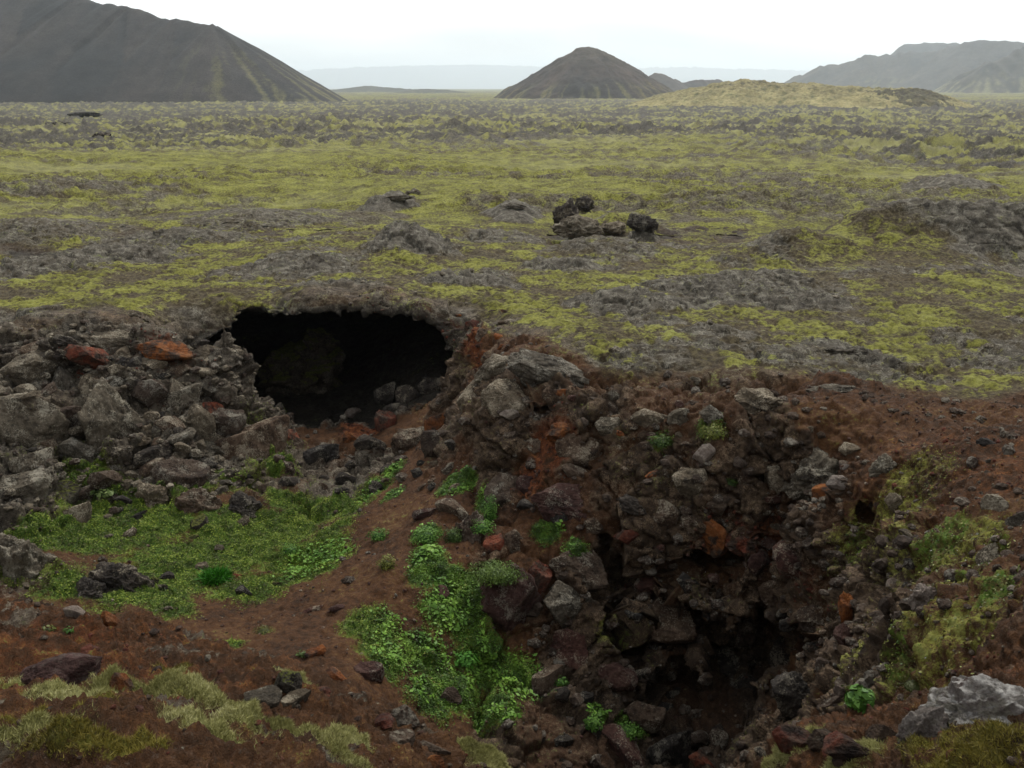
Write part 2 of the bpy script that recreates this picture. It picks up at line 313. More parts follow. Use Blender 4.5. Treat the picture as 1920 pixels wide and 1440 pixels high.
def mounds(x, y):
    z = np.zeros(np.shape(x)); rk = np.zeros(np.shape(x)); wob = fbm2(x, y, 2.2, 3, 0.5, 4) * 0.45
    for cx, cy, rx, ry, h, r, rot in MOUNDS:
        dx, dy = x - cx, y - cy; a, b = dx * math.cos(rot) + dy * math.sin(rot), -dx * math.sin(rot) + dy * math.cos(rot)
        q = np.sqrt((a / rx) ** 2 + (b / ry) ** 2)
        z += h * (1 - sstep(0.05, 1.1, q + wob * (.28 if rx > 2 else .8))); rk = np.maximum(rk, r * (1 - sstep(0.75, 1.15, q + wob)))
    return z, rk
LUMPZ = lambda x, y: sstep(95, 170, np.hypot(x, y) + 45 * fbm2(x, y, 90, 2, .5, 6)) * (1 - 0.8 * sstep(900, 1500, np.hypot(x, y)))
def lumps(x, y):                        # rough moss-topped lava beyond the smooth flats
    a = fbm2(x, y, 11.0, 4, 0.55, 8, ridged=True); b = fbm2(x, y, 45.0, 3, 0.5, 9)
    return np.clip(a * 0.75 + b * 0.6 + 0.1, 0, 2) * LUMPZ(x, y) * 1.5 * (.35 + 1.1 * sstep(-.35, .45, fbm2(x * .6, y, 75.0, 3, 0.55, 10)))
def height(x, y):
    r = np.hypot(x, y); t = sstep(36, 46, r)
    z = plain(x, y) * t + rbf(x, y) * (1 - t) + (1 - t) * fbm2(x, y, 9.0, 4, 0.5, 1) * 0.12 * sstep(24, 36, r)
    return z + mounds(x, y)[0]
# edge of the plain as ground distance against x / y
_EU = np.array([-.56, -.30, -.14, -.045, 0, .10, .24, .34, .50, .9]); _ED = np.array([28.5, 30.3, 32.5, 30.2, 27.6, 23.6, 22.2, 22.3, 21.3, 21])
def pick(px, py, lo=1.6, hi=60.0):
    d = ray(px, py); y = np.geomspace(lo, hi, 1500); t = y / d[1]; P = CAM + d * t[:, None]
    f = P[:, 2] - height(P[:, 0], P[:, 1]); k = int(np.argmax(f < 0)); return P[k]

# ------------------------------------------------------------------ near ground: implicit surface with the cave and the hollows carved out
UMAX, YLO, YHI = 0.82, 0.9, 58.0
us = np.linspace(-UMAX, UMAX, 430); vs = np.linspace(math.log(YLO), math.log(YHI), 560); zs = np.linspace(-8.6, 6.3, 172)
ys = np.exp(vs)
H = height(us[:, None] * ys[None, :], np.broadcast_to(ys[None, :], (len(us), len(ys)))).astype(np.float32)
F = zs.astype(np.float32)[None, None, :] - H[:, :, None]
# cave mouth outline (x over y, height) and its widening behind the lip
MP = [(330, 668), (395, 640), (470, 614), (540, 598), (600, 594), (640, 588), (668, 572), (700, 566), (748, 572), (790, 600), (825, 625), (848, 668), (876, 722), (862, 765), (800, 800), (700, 825), (560, 825), (420, 795), (355, 745)]
mpw = []
for a, b in MP:
    d = ray(a, b); q = CAM + d * (31.0 / d[1]); mpw.append((q[0], q[2]))
def polysdf(x, z, poly):
    d2 = np.full(np.shape(x), 1e9, np.float32); ins = np.zeros(np.shape(x), bool); n = len(poly)
    for k in range(n):
        (x0, z0), (x1, z1) = poly[k], poly[(k + 1) % n]; ex, ez = x1 - x0, z1 - z0
        t = np.clip(((x - x0) * ex + (z - z0) * ez) / (ex * ex + ez * ez), 0, 1)
        d2 = np.minimum(d2, (x - x0 - t * ex) ** 2 + (z - z0 - t * ez) ** 2)
        c = ((z0 > z) != (z1 > z)) & (x < ex * (z - z0) / (ez + 1e-12) + x0); ins ^= c
    return np.where(ins, -np.sqrt(d2), np.sqrt(d2))
iu = np.where((us > -.40) & (us < .05))[0]; iv = np.where((ys > 27.5) & (ys < 48))[0]
U3, Y3, Z3 = np.meshgrid(us[iu], ys[iv], zs, indexing='ij')
s2 = polysdf(U3[:, 0, :] * 31.0, Z3[:, 0, :], mpw)[:, None, :]
C = s2 - 1.3 * sstep(31.6, 34.5, Y3) + 1.5 * sstep(41, 47, Y3) + fbm(np.stack([U3 * 31, Y3, Z3], -1).reshape(-1, 3).astype(np.float32), 1.6, 2, .5, 21).reshape(U3.shape) * 0.25 * sstep(30.8, 32.5, Y3)
C = np.maximum(C, 29.9 - Y3 + 0.35 * np.sin(U3 * 90)); C = np.maximum(C, Z3 - (H[iu][:, iv][:, :, None] - (0.3 + 0.5 * sstep(31.8, 35, Y3)) + 10 * ((1 - sstep(-.6, -.1, H[iu][:, iv])) * (1 - sstep(32.0, 33.2, Y3[:, :, 0])))[:, :, None]))
C = np.maximum(C, (-5.0 + 2.0 * sstep(-.19, -.07, U3)) - Z3)          # cave floor, higher on the right
F[np.ix_(iu, iv)] = np.maximum(F[np.ix_(iu, iv)], -C)
def hollow(px, py, wx, wz, deep, push=0.35):
    c = pick(px, py); d = ray(px, py); d = d / np.linalg.norm(d); c = c + d * push; s = np.linalg.norm(c - CAM) / FPX
    rx, rz = wx * s, wz * s; R = max(rx, rz, deep) + 0.6
    a = np.where(np.abs(us * c[1] - c[0]) < R + abs(c[0]) * .1 + .5)[0]; b = np.where(np.abs(ys - c[1]) < R)[0]; k = np.where(np.abs(zs - c[2]) < R)[0]
    u3, y3, z3 = np.meshgrid(us[a], ys[b], zs[k], indexing='ij'); D = np.stack([u3 * y3, y3, z3], -1) - c
    rad = np.array([d[0], d[1], 0]); rad /= np.linalg.norm(rad); rt = np.array([rad[1], -rad[0], 0])
    e = np.sqrt(((D @ rt) / rx) ** 2 + ((D @ rad) / deep) ** 2 + (D[..., 2] / rz) ** 2)
    F[np.ix_(a, b, k)] = np.maximum(F[np.ix_(a, b, k)], -(e - 1) * min(rx, rz))
for hl in ((1345, 1042, 62, 34, 1.3), (1165, 1095, 42, 62, 1.2), (1130, 1050, 20, 44, .9), (1425, 1190, 52, 62, 1.5), (1300, 1195, 90, 48, 1.5), (1275, 1310, 62, 62, 1.5), (1400, 1270, 90, 62, 1.4),
           (1370, 1365, 100, 34, 1.5), (1475, 1245, 58, 66, 1.7), (1540, 1330, 52, 44, 1.1), (1185, 1205, 28, 34, .8), (1018, 768, 17, 9, .5), (1440, 870, 12, 26, .5), (1630, 960, 18, 22, .5), (1560, 1240, 26, 30, .8)): hollow(*hl)

def surface_nets(F):
    sg = F < 0; nu, nv, nz = F.shape; act = np.zeros((nu - 1, nv - 1, nz - 1), np.uint8)
    for a in (0, 1):
        for b in (0, 1):
            for c in (0, 1): act += sg[a:nu - 1 + a, b:nv - 1 + b, c:nz - 1 + c]
    I = np.argwhere((act > 0) & (act < 8)); del act
    idx = np.full((nu - 1, nv - 1, nz - 1), -1, np.int32); idx[tuple(I.T)] = np.arange(len(I))
    corners = [(a, b, c) for a in (0, 1) for b in (0, 1) for c in (0, 1)]
    val = {c: F[I[:, 0] + c[0], I[:, 1] + c[1], I[:, 2] + c[2]] for c in corners}
    acc = np.zeros((len(I), 3), np.float32); cnt = np.zeros(len(I), np.float32)
    for i, c0 in enumerate(corners):
        for c1 in corners[i + 1:]:
            if sum(abs(p - q) for p, q in zip(c0, c1)) != 1: continue
            a, b = val[c0], val[c1]; m = (a < 0) != (b < 0); t = np.where(m, a / np.where(m, a - b, 1), 0)[:, None]
            acc += m[:, None] * (np.array(c0, np.float32) * (1 - t) + np.array(c1, np.float32) * t); cnt += m
    P = I + acc / cnt[:, None]
    quads = []
    for ax in range(3):
        o = [k for k in range(3) if k != ax]; sl0 = [slice(None)] * 3; sl1 = [slice(None)] * 3; sl0[ax] = slice(0, -1); sl1[ax] = slice(1, None)
        A, B = sg[tuple(sl0)], sg[tuple(sl1)]
        E = np.argwhere(A != B); ok = (E[:, o[0]] > 0) & (E[:, o[1]] > 0) & (E[:, o[0]] < F.shape[o[0]] - 1) & (E[:, o[1]] < F.shape[o[1]] - 1); E = E[ok]
        inside = A[tuple(E.T)]; q = []
        for da, db in ((1, 1), (0, 1), (0, 0), (1, 0)):
            e = E.copy(); e[:, o[0]] -= da; e[:, o[1]] -= db; q.append(idx[tuple(e.T)])
        q = np.stack(q, 1); flip = inside if ax == 1 else ~inside; q[flip] = q[flip][:, ::-1]; quads.append(q)
    Q = np.concatenate(quads); return P, Q[(Q >= 0).all(1)]
GP, GQ = surface_nets(F); del F, C, U3, Y3, Z3
GQ = GQ[:, ::-1]
u = -UMAX + GP[:, 0] * (us[1] - us[0]); y = np.exp(vs[0] + GP[:, 1] * (vs[1] - vs[0]))
GV = np.stack([u * y, y, zs[0] + GP[:, 2] * (zs[1] - zs[0])], 1)
def subdivide(V, Q):
    e = np.concatenate([Q[:, [0, 1]], Q[:, [1, 2]], Q[:, [2, 3]], Q[:, [3, 0]]]); e.sort(1)
    k = e[:, 0].astype(np.int64) * len(V) + e[:, 1]; uq, inv = np.unique(k, return_inverse=True); ev = (V[uq // len(V)] + V[uq % len(V)]) / 2
    fv = V[Q].mean(1); n, ne, nq = len(V), len(uq), len(Q); m = [n + inv[i * nq:(i + 1) * nq] for i in range(4)]; c = n + ne + np.arange(nq)
    Qn = np.concatenate([np.stack([Q[:, i], m[i], c, m[(i + 3) % 4]], 1) for i in range(4)]); return np.concatenate([V, ev, fv]), Qn
def smooth_mesh(V, Q, k):
    for _ in range(k):
        s = np.zeros_like(V); cnt = np.bincount(Q.ravel(), minlength=len(V)).astype(float) * 2
        for i in range(4):
            nb = V[Q[:, (i + 1) % 4]] + V[Q[:, (i + 3) % 4]]
            for a in range(3): s[:, a] += np.bincount(Q[:, i], nb[:, a], len(V))
        V = V * 0.5 + 0.5 * s / np.maximum(cnt, 1)[:, None]
    return V
GV = smooth_mesh(GV, GQ, 2); GV, GQ = subdivide(GV, GQ); GV = smooth_mesh(GV, GQ, 1)
NB = vnormals(GV, GQ); GV32 = GV.astype(np.float32)
if NB[np.argmin(np.abs(GV[:, 1] - 50)), 2] < 0: GQ = GQ[:, ::-1]; NB = -NB
R = np.hypot(GV[:, 0], GV[:, 1]); UU = GV[:, 0] / GV[:, 1]
w1 = fbm(GV32, 2.6, 3, .5, 30); w2 = fbm(GV32, 0.7, 4, .55, 31)
PLAIN = sstep(-0.5, 0.7, GV[:, 1] - np.interp(UU, _EU, _ED) + w1 * 1.0 + 0.2) * sstep(.15, .5, NB[:, 2]) * sstep(-1.2, -.5, GV[:, 2] + w1 * .3)
LEDGE = 1 - sstep(6.3, 8.5, GV[:, 1]); STEEP = 1 - sstep(.45, .82, NB[:, 2] + w2 * .12)
def blob(px, py, r, ry=None, soft=.6, P=None):
    c = pick(px, py) if P is None else P; D = GV - c
    q = np.sqrt((D[:, 0] / r) ** 2 + (D[:, 1] / (ry or r)) ** 2 + (D[:, 2] / ((r + (ry or r)) / 2)) ** 2) + w1 * .35 + w2 * .2
    return 1 - sstep(1 - soft, 1 + soft * .4, q)
# --- masks
rock = np.zeros(len(GV)); moss = np.zeros(len(GV)); green = np.zeros(len(GV)); rust = np.zeros(len(GV)); pale = np.zeros(len(GV)); dark = np.zeros(len(GV))
_, mrk = mounds(GV[:, 0], GV[:, 1]); bare = sstep(.05, .5, fbm(GV32 * np.array([1, 1, 0.2], np.float32), 5.5, 4, .55, 33) + .35 * fbm(GV32, 1.2, 3, .5, 34) + .22 * (1 - sstep(26, 36, R)))
rock = np.maximum(rock, PLAIN * np.clip(np.maximum(mrk, bare * .62), 0, 1)); moss = PLAIN * np.clip(.66 + .4 * w1 - .85 * rock, 0, 1)
jt = fbm(GV32, .3, 3, .65, 36); rock += PLAIN * jt * .35; moss += PLAIN * (fbm(GV32, .45, 3, .6, 37) * .4)
for b in ((1630, 450, 3.6, 3.4), (1560, 455, 2.6, 2.4), (1700, 470, 2.0, 2.0)): bb = blob(*b); rock *= 1 - .8 * bb; moss = np.maximum(moss, bb * .62 * PLAIN)
browny = PLAIN * sstep(.0, .5, fbm(GV32, 3.2, 3, .5, 35) + .3 * (1 - sstep(24, 32, R)) - .1) * .45; moss = moss - browny
inpit = 1 - PLAIN
leftwall = inpit * (1 - sstep(-.245, -.20, UU)) * sstep(17, 20, GV[:, 1]) * sstep(-3.75, -3.3, GV[:, 2] + w1 * .25)
cave = sstep(29.3, 30.2, GV[:, 1]) * inpit
spur = inpit * sstep(-.06, -.03, UU) * (1 - sstep(.28, .34, UU)) * sstep(14, 16, GV[:, 1]) * (1 - .55 * sstep(.2, .7, w1 + .35))
rock = np.maximum(rock, np.maximum(leftwall, np.maximum(cave * .9, spur * .85)))
rimrock = PLAIN * (1 - sstep(.5, 2.8, GV[:, 1] - np.interp(UU, _EU, _ED) + w1 * 1.2)) * (1 - sstep(.02, .10, UU)); rock = np.maximum(rock, rimrock * .85); moss *= 1 - rimrock * .8
rock = np.maximum(rock, inpit * STEEP * .85 * sstep(8, 11, GV[:, 1]))
mossdark = 0
dark = inpit * sstep(-4.4, -5.6, GV[:, 2] + w1 * .3) * .5 + cave * sstep(30.0, 31.2, GV[:, 1]) * sstep(.05, -.25, GV[:, 2])  # cave shade painted into the ground colour; pit colour darkens with depth
for b in ((560, 870, 1.6), (620, 930, 1.6), (480, 900, 1.3), (690, 880, 1.3)): rock = np.maximum(rock, blob(*b) * .8)
moss = np.maximum(moss, 0)
# soil path and slopes keep no rock
for b in ((690, 950, .9), (640, 1080, .9), (580, 1160, 1.4), (500, 1180, 1.0), (700, 1020, .8), (1000, 880, .7), (1650, 800, 1.6), (1800, 830, 2.0), (1700, 900, 1.3), (1850, 950, 1.3)): rock *= 1 - blob(*b)
for b in ((250, 1000, 1.9), (330, 1060, 1.8), (440, 1020, 1.8), (540, 1000, 1.6), (180, 960, 1.0), (600, 1060, .9), (640, 990, .7), (690, 920, .5, .9), (655, 955, .6, .9), (615, 1010, .7, .9), (590, 1070, .8, .9), (740, 885, .4, .8), (320, 1150, .7), (470, 1110, 1.0), (250, 1110, 1.3), (520, 870, .7), (530, 940, .8),
          (560, 1040, .9), (410, 1215, .6, .35), (90, 1000, .8), (130, 1100, .8)): green = np.maximum(green, blob(*b))
green = np.maximum(green, leftwall * np.clip(.75 * sstep(-1.9, -3.4, GV[:, 2]) * sstep(.0, .5, w1 + .25 * w2 + .1), 0, .62))
for b in ((800, 1060, .45, .7), (860, 1110, .6), (830, 1150, .6), (870, 1180, .55), (700, 1180, .75), (720, 1230, .75), (790, 1230, .8), (900, 1240, .8), (960, 1270, .75), (850, 1290, .7), (800, 1300, .6), (910, 940, .22, .5), (905, 985, .25), (1030, 995, .5, .35),
          (1080, 1030, .35), (930, 1340, .5), (740, 930, .4), (850, 910, .45), (800, 1000, .35), (870, 900, .35), (1110, 1350, .3), (1180, 1365, .4, .3)): green = np.maximum(green, blob(*b))
for b in ((1240, 825, .3), (1335, 805, .4), (1620, 1040, .5, .8), (1760, 1010, .7), (1850, 1060, .6), (1670, 1150, .5), (1880, 1110, .4), (1620, 1310, .3), (1700, 1230, .35)): green = np.maximum(green, blob(*b) * .42)
for b in ((1600, 1040, .9), (1700, 960, 1.0), (1780, 1040, .9), (1830, 1100, .7), (1700, 1100, .8), (1880, 1160, .6), (1650, 1200, .5), (1760, 1180, .6), (1720, 890, .8), (1850, 1000, .6), (1140, 1180, .3)): moss = np.maximum(moss, blob(*b) * .55)
for b in ((1660, 1130, .7), (1720, 1210, .7), (1800, 1200, .8), (1850, 1240, .6), (1620, 1260, .5), (1760, 1090, .6), (1690, 1040, .7)): moss = np.maximum(moss, blob(*b) * .4)
for b in ((160, 670, .8), (310, 655, 1.2), (400, 770, .5), (330, 740, .6), (880, 640, .7), (900, 680, .6), (850, 620, .5), (790, 575, .5), (700, 566, .5), (470, 612, .5), (1045, 810, .8), (1060, 880, .6), (1000, 900, .7), (830, 790, .5), (1350, 1000, .7), (1440, 1020, .7), (1500, 1080, .6), (680, 800, .8),
          (1580, 1160, .4)): rust = np.maximum(rust, blob(*b) * .8)
for b in ((1850, 830, 2.5), (1900, 900, 1.4), (1750, 850, 1.2)): rust = np.maximum(rust, blob(*b) * .3)
rock -= .55 * np.maximum(blob(310, 655, 1.0), np.maximum(blob(890, 650, .8), blob(1050, 830, .7)))
moss = np.maximum(moss, inpit * .5 * sstep(.04, .35, green))
# ledges: brown heath with pale moss ribs
lm = np.zeros(len(GV))
for b in ((120, 1310, .22, .14), (230, 1310, .2, .12), (320, 1320, .24, .12), (400, 1330, .24, .1), (480, 1350, .24, .12), (560, 1375, .22, .1), (640, 1410, .2, .1), (380, 1385, .2, .1), (450, 1380, .16, .08), (60, 1395, .2, .12), (320, 1290, .16, .06),
          (560, 1275, .14, .1), (880, 1400, .22, .3), (900, 1425, .2, .3), (820, 1325, .3, .1), (1430, 1430, .26, .14), (1500, 1430, .26, .12), (1600, 1425, .2, .08), (1730, 1390, .12, .1), (60, 1280, .2, .06), (650, 1440, .2, .05)):
    lm = np.maximum(lm, blob(*b, soft=.9))
lm2 = np.zeros(len(GV))
for b in ((1860, 1400, .35, .3), (1900, 1430, .4, .3), (1800, 1430, .25, .15), (1740, 1420, .12, .1), (330, 1265, .18, .06), (90, 1360, .25, .1), (130, 1420, .25, .08), (260, 1425, .1, .06)): lm2 = np.maximum(lm2, blob(*b, soft=.9))
le = fbm(GV32, .22, 4, .65, 49); lm = np.clip(lm * 1.1 + le * .55 * sstep(.05, .4, lm) + .02, 0, 1); lm2 = np.clip(lm2 * 1.1 + le * .6 * sstep(.05, .4, lm2) - .1, 0, 1)
rock *= 1 - LEDGE * .75; rock = np.maximum(rock, LEDGE * sstep(.25, .5, fbm(GV32, .6, 4, .6, 61)) * .6 * (1 - lm)); moss = moss * (1 - LEDGE) + LEDGE * np.maximum(lm * .95, lm2 * .75); pale = LEDGE * lm * .5; rust = np.maximum(rust, LEDGE * (.16 + .3 * w1))
# --- relief
warm = np.clip(inpit * sstep(-.16, -.02, UU) * .9 + inpit * .35 + w1 * .3 * inpit, 0, 1) * (1 - cave * .5); warm = np.maximum(warm, rimrock * np.clip(.55 + w1, 0, 1))
loose = np.clip(inpit * sstep(-.10, -.02, UU), 0, 1)
rk = np.clip(rock, 0, 1) * sstep(3.5, 8, GV[:, 1]); D = w1 * .10 * (1 - PLAIN) + w2 * .045
sel = np.where(rk * (1 - PLAIN) > .04)[0]; P_ = GV32[sel] + (w2[sel, None] * .07).astype(np.float32)
f1, f2, vv, ii = worley(P_, 1.05, 1); tl = np.random.default_rng(3).normal(size=(256, 3)); big = (np.random.default_rng(4).random(256)[ii] - .5) * .5 + (tl[ii] * vv).sum(1) * .27 - .22 * (1 - sstep(0, .09, f2 - f1))
b2 = worley(P_, 1.9, 7); lo_ = loose[sel]; big = big * (1 - .5 * lo_) + lo_ * ((np.random.default_rng(8).random(256)[b2[3]] - .5) * .75 + (tl[b2[3]] * b2[2]).sum(1) * .42 - .3 * (1 - sstep(0, .06, b2[1] - b2[0])))
f1, f2, vv, ii = worley(P_, .40, 2); sm = (np.random.default_rng(5).random(256)[ii] - .5) * .17 + (tl[ii] * vv).sum(1) * .11 - .07 * (1 - sstep(0, .11, f2 - f1))
calm = 1 - .85 * sstep(-.36, -.32, UU[sel]) * (1 - sstep(-.045, -.015, UU[sel])) * sstep(-1.0, -.4, GV[sel, 2]) * sstep(28.5, 29.5, GV[sel, 1])
var = sstep(-.4, .5, fbm(P_, 3.0, 2, .5, 47)); amp = (1 - .12 * loose[sel]) * (.6 + .6 * var); big *= amp; sm *= .6 + .6 * (1 - var)
D[sel] += rk[sel] * (.055 * fbm(P_, .34, 4, .6, 64, True) + .05 * fbm(P_, 1.1, 3, .5, 65, True)) * (1 - .6 * cave[sel]); fill = np.zeros(len(GV)); fill[sel] = (big + sm) * (rk * (1 - PLAIN))[sel]
D[sel] += (big + sm) * (rk * (1 - PLAIN))[sel] * calm * (1 - .8 * cave[sel] * sstep(30.6, 31.6, GV[sel, 1]))
wr = fbm(GV32 * np.array([1, 1, .6], np.float32), .55, 4, .55, 40, True); rope = fbm(GV32 * np.array([.6, 1.6, 1], np.float32), .8, 3, .5, 41, True)
cush = fbm(GV32, 1.0, 3, .55, 48, True); mclip = np.clip(moss, 0, 1) * PLAIN; D -= mclip * .10 * cush; moss -= PLAIN * .5 * sstep(.15, .5, cush)
slab = np.maximum(blob(1850, 455, 7.5, 4.5), blob(1640, 455, 5, 4.5)); sp = np.where((np.clip(rock, 0, 1) * PLAIN > .05) & (R < 58))[0]; f1, f2, vv, ii = worley(GV32[sp] * np.array([1, .8, 1.6], np.float32), 1.3, 5); D[sp] += (np.clip(rock, 0, 1) * PLAIN)[sp] * ((tl[ii] * vv).sum(1) * .11 + (np.random.default_rng(6).random(256)[ii] - .5) * .16 - .12 * (1 - sstep(0, .1, f2 - f1)))
D[sp] *= 1 - .55 * slab[sp]; D += PLAIN * (1 - .7 * rimrock) * (1 - .65 * slab) * (np.clip(rock, 0, 1) * (.08 * wr + .09 * rope) + .07 * fbm(GV32, .6, 4, .6, 42) * sstep(20, 26, R) + .05 * moss)
D += (1 - PLAIN) * (1 - LEDGE) * (.05 * fbm(GV32, .28, 3, .6, 43) + .16 * green * (np.abs(fbm(GV32, .5, 3, .5, 44)) + .7 * fbm(GV32, 1.3, 2, .5, 66)))
slope_ = inpit * (1 - LEDGE) * sstep(.27, .34, UU); D += slope_ * (.10 * fbm(GV32, .9, 4, .6, 67) + .09 * np.clip(fbm(GV32, .5, 3, .6, 68, True), -.2, 1))
ln = fbm(GV32, .16, 4, .6, 45); D = D * (1 - .72 * LEDGE) + LEDGE * (.03 * ln + .05 * fbm(GV32, .18, 4, .6, 62, True) * (1 - lm) + .09 * fbm(GV32, .5, 3, .5, 46) + (.06 + .035 * ln) * lm + .03 * lm2)
rock = rock - loose * .40 * (1 - sstep(-.16, .06, fill + .08 * w2)) * sstep(-5.5, -3.5, GV[:, 2] + w1); GV = GV + NB * D[:, None]
edge_fade = sstep(55.5, 57.8, GV[:, 1]); GV[:, 2] -= 0.05 * edge_fade
me = npmesh('lava_ground', GV, GQ)
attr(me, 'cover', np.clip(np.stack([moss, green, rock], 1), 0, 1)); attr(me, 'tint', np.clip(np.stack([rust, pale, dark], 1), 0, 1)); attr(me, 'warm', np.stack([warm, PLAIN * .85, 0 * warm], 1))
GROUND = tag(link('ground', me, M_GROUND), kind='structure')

# ------------------------------------------------------------------ the rest of the plain, to the horizon and behind the viewer
yf = np.concatenate([1 / np.linspace(1 / 54.5, 1 / 1500.0, 420), np.geomspace(1560, 16000, 40)]); uf = np.linspace(-.8, .8, 1150)
X = uf[None, :] * yf[:, None]; Y = np.broadcast_to(yf[:, None], X.shape); lz = LUMPZ(X, Y)
Lp = lumps(X, Y); blend = sstep(57, 66, Y)
fine = fbm2(X, Y, .9, 3, .6, 50) * .14 * (1 - lz) + fbm2(X, Y, 2.2, 4, .6, 59, True) * .35 * (1 - lz) * sstep(-.05, .35, fbm2(X * .6, Y, 16, 4, .55, 52) + .1) + fbm2(X, Y, 4.0, 4, .65, 51, True) * .85 * (lz * .9 + .04)
Z = height(X, Y) + Lp + fine * blend + (1 - blend) * fbm2(X, Y, .6, 3, .6, 42) * .07
mrk = mounds(X, Y)[1]; patch = fbm2(X * .6, Y, 16, 4, .55, 52); f_rock = np.clip(np.maximum(mrk, sstep(.02, .5, patch + .4 * fbm2(X, Y, 2.5, 3, .6, 53)) * .55 * (1 - lz)) + lz * sstep(-.48, .12, fbm2(X, Y, 6, 4, .65, 54) + .45 * fbm2(X * .5, Y, 60, 3, .5, 55) + .02), 0, 1)
f_moss = np.clip(.78 + .3 * fbm2(X * .5, Y, 30, 3, .5, 56) + .35 * fbm2(X, Y, 1.6, 3, .6, 63) - .85 * f_rock, 0, 1); f_green = np.clip(.5 * sstep(.1, .6, fbm2(X * .4, Y, 40, 3, .5, 57)) * (1 - lz), 0, .36)
f_pale = np.clip(sstep(.0, .6, fbm2(X * .35, Y, 14, 4, .55, 58)) * .5 + lz * .55, 0, 1) * f_moss
me = npmesh('plain', np.stack([X, Y, Z], -1).reshape(-1, 3), gridfaces(*X.shape))
attr(me, 'cover', np.stack([f_moss, f_green, f_rock], -1).reshape(-1, 3)); attr(me, 'tint', np.stack([0 * X, f_pale, f_rock * lz * .75], -1).reshape(-1, 3))
attr(me, 'warm', np.tile([0, .85, 0], (X.size, 1))); tag(link('plain', me, M_GROUND), kind='structure')
a0 = math.atan(.8); az = np.concatenate([np.linspace(a0, a0 + .6, 160)[:-1], np.linspace(a0 + .6, 2 * math.pi - a0 - .6, 110)[:-1], np.linspace(2 * math.pi - a0 - .6, 2 * math.pi - a0, 160)]); rr = np.concatenate([[.02], np.geomspace(.6, 60, 260), np.geomspace(66, 20000, 60)])
X = rr[:, None] * np.sin(az)[None]; Y = rr[:, None] * np.cos(az)[None]; Z = height(X, Y) + fbm2(X, Y, 1.2, 6, .6, 60) * .10
me = npmesh('outer_ground', np.stack([X, Y, Z], -1).reshape(-1, 3), gridfaces(*X.shape)); q = sstep(18, 30, np.hypot(X, Y))
attr(me, 'cover', np.stack([.7 * q, .1 * q, .25 + .1 * q], -1).reshape(-1, 3)); attr(me, 'tint', np.zeros((X.size, 3)))
attr(me, 'warm', np.stack([1 - q, .85 * q, 0 * q], -1).reshape(-1, 3)); tag(link('outer_ground', me, M_GROUND), kind='structure')
tip = np.array([(-.8 * .95, .95, 0), (.8 * .95, .95, 0), (0, -.05, 0), (0, .95, 0)], float); tip[:, 2] = height(tip[:, 0], tip[:, 1])
me = npmesh('ground_underfoot', tip, np.array([[0, 2, 3, 3]])[:, :3]); 
me = npmesh('ground_underfoot', tip, np.array([[2, 3, 0], [2, 1, 3]])); attr(me, 'cover', np.full((4, 3), .2)); attr(me, 'tint', np.zeros((4, 3)))
tag(link('ground_underfoot', me, M_GROUND), kind='structure')
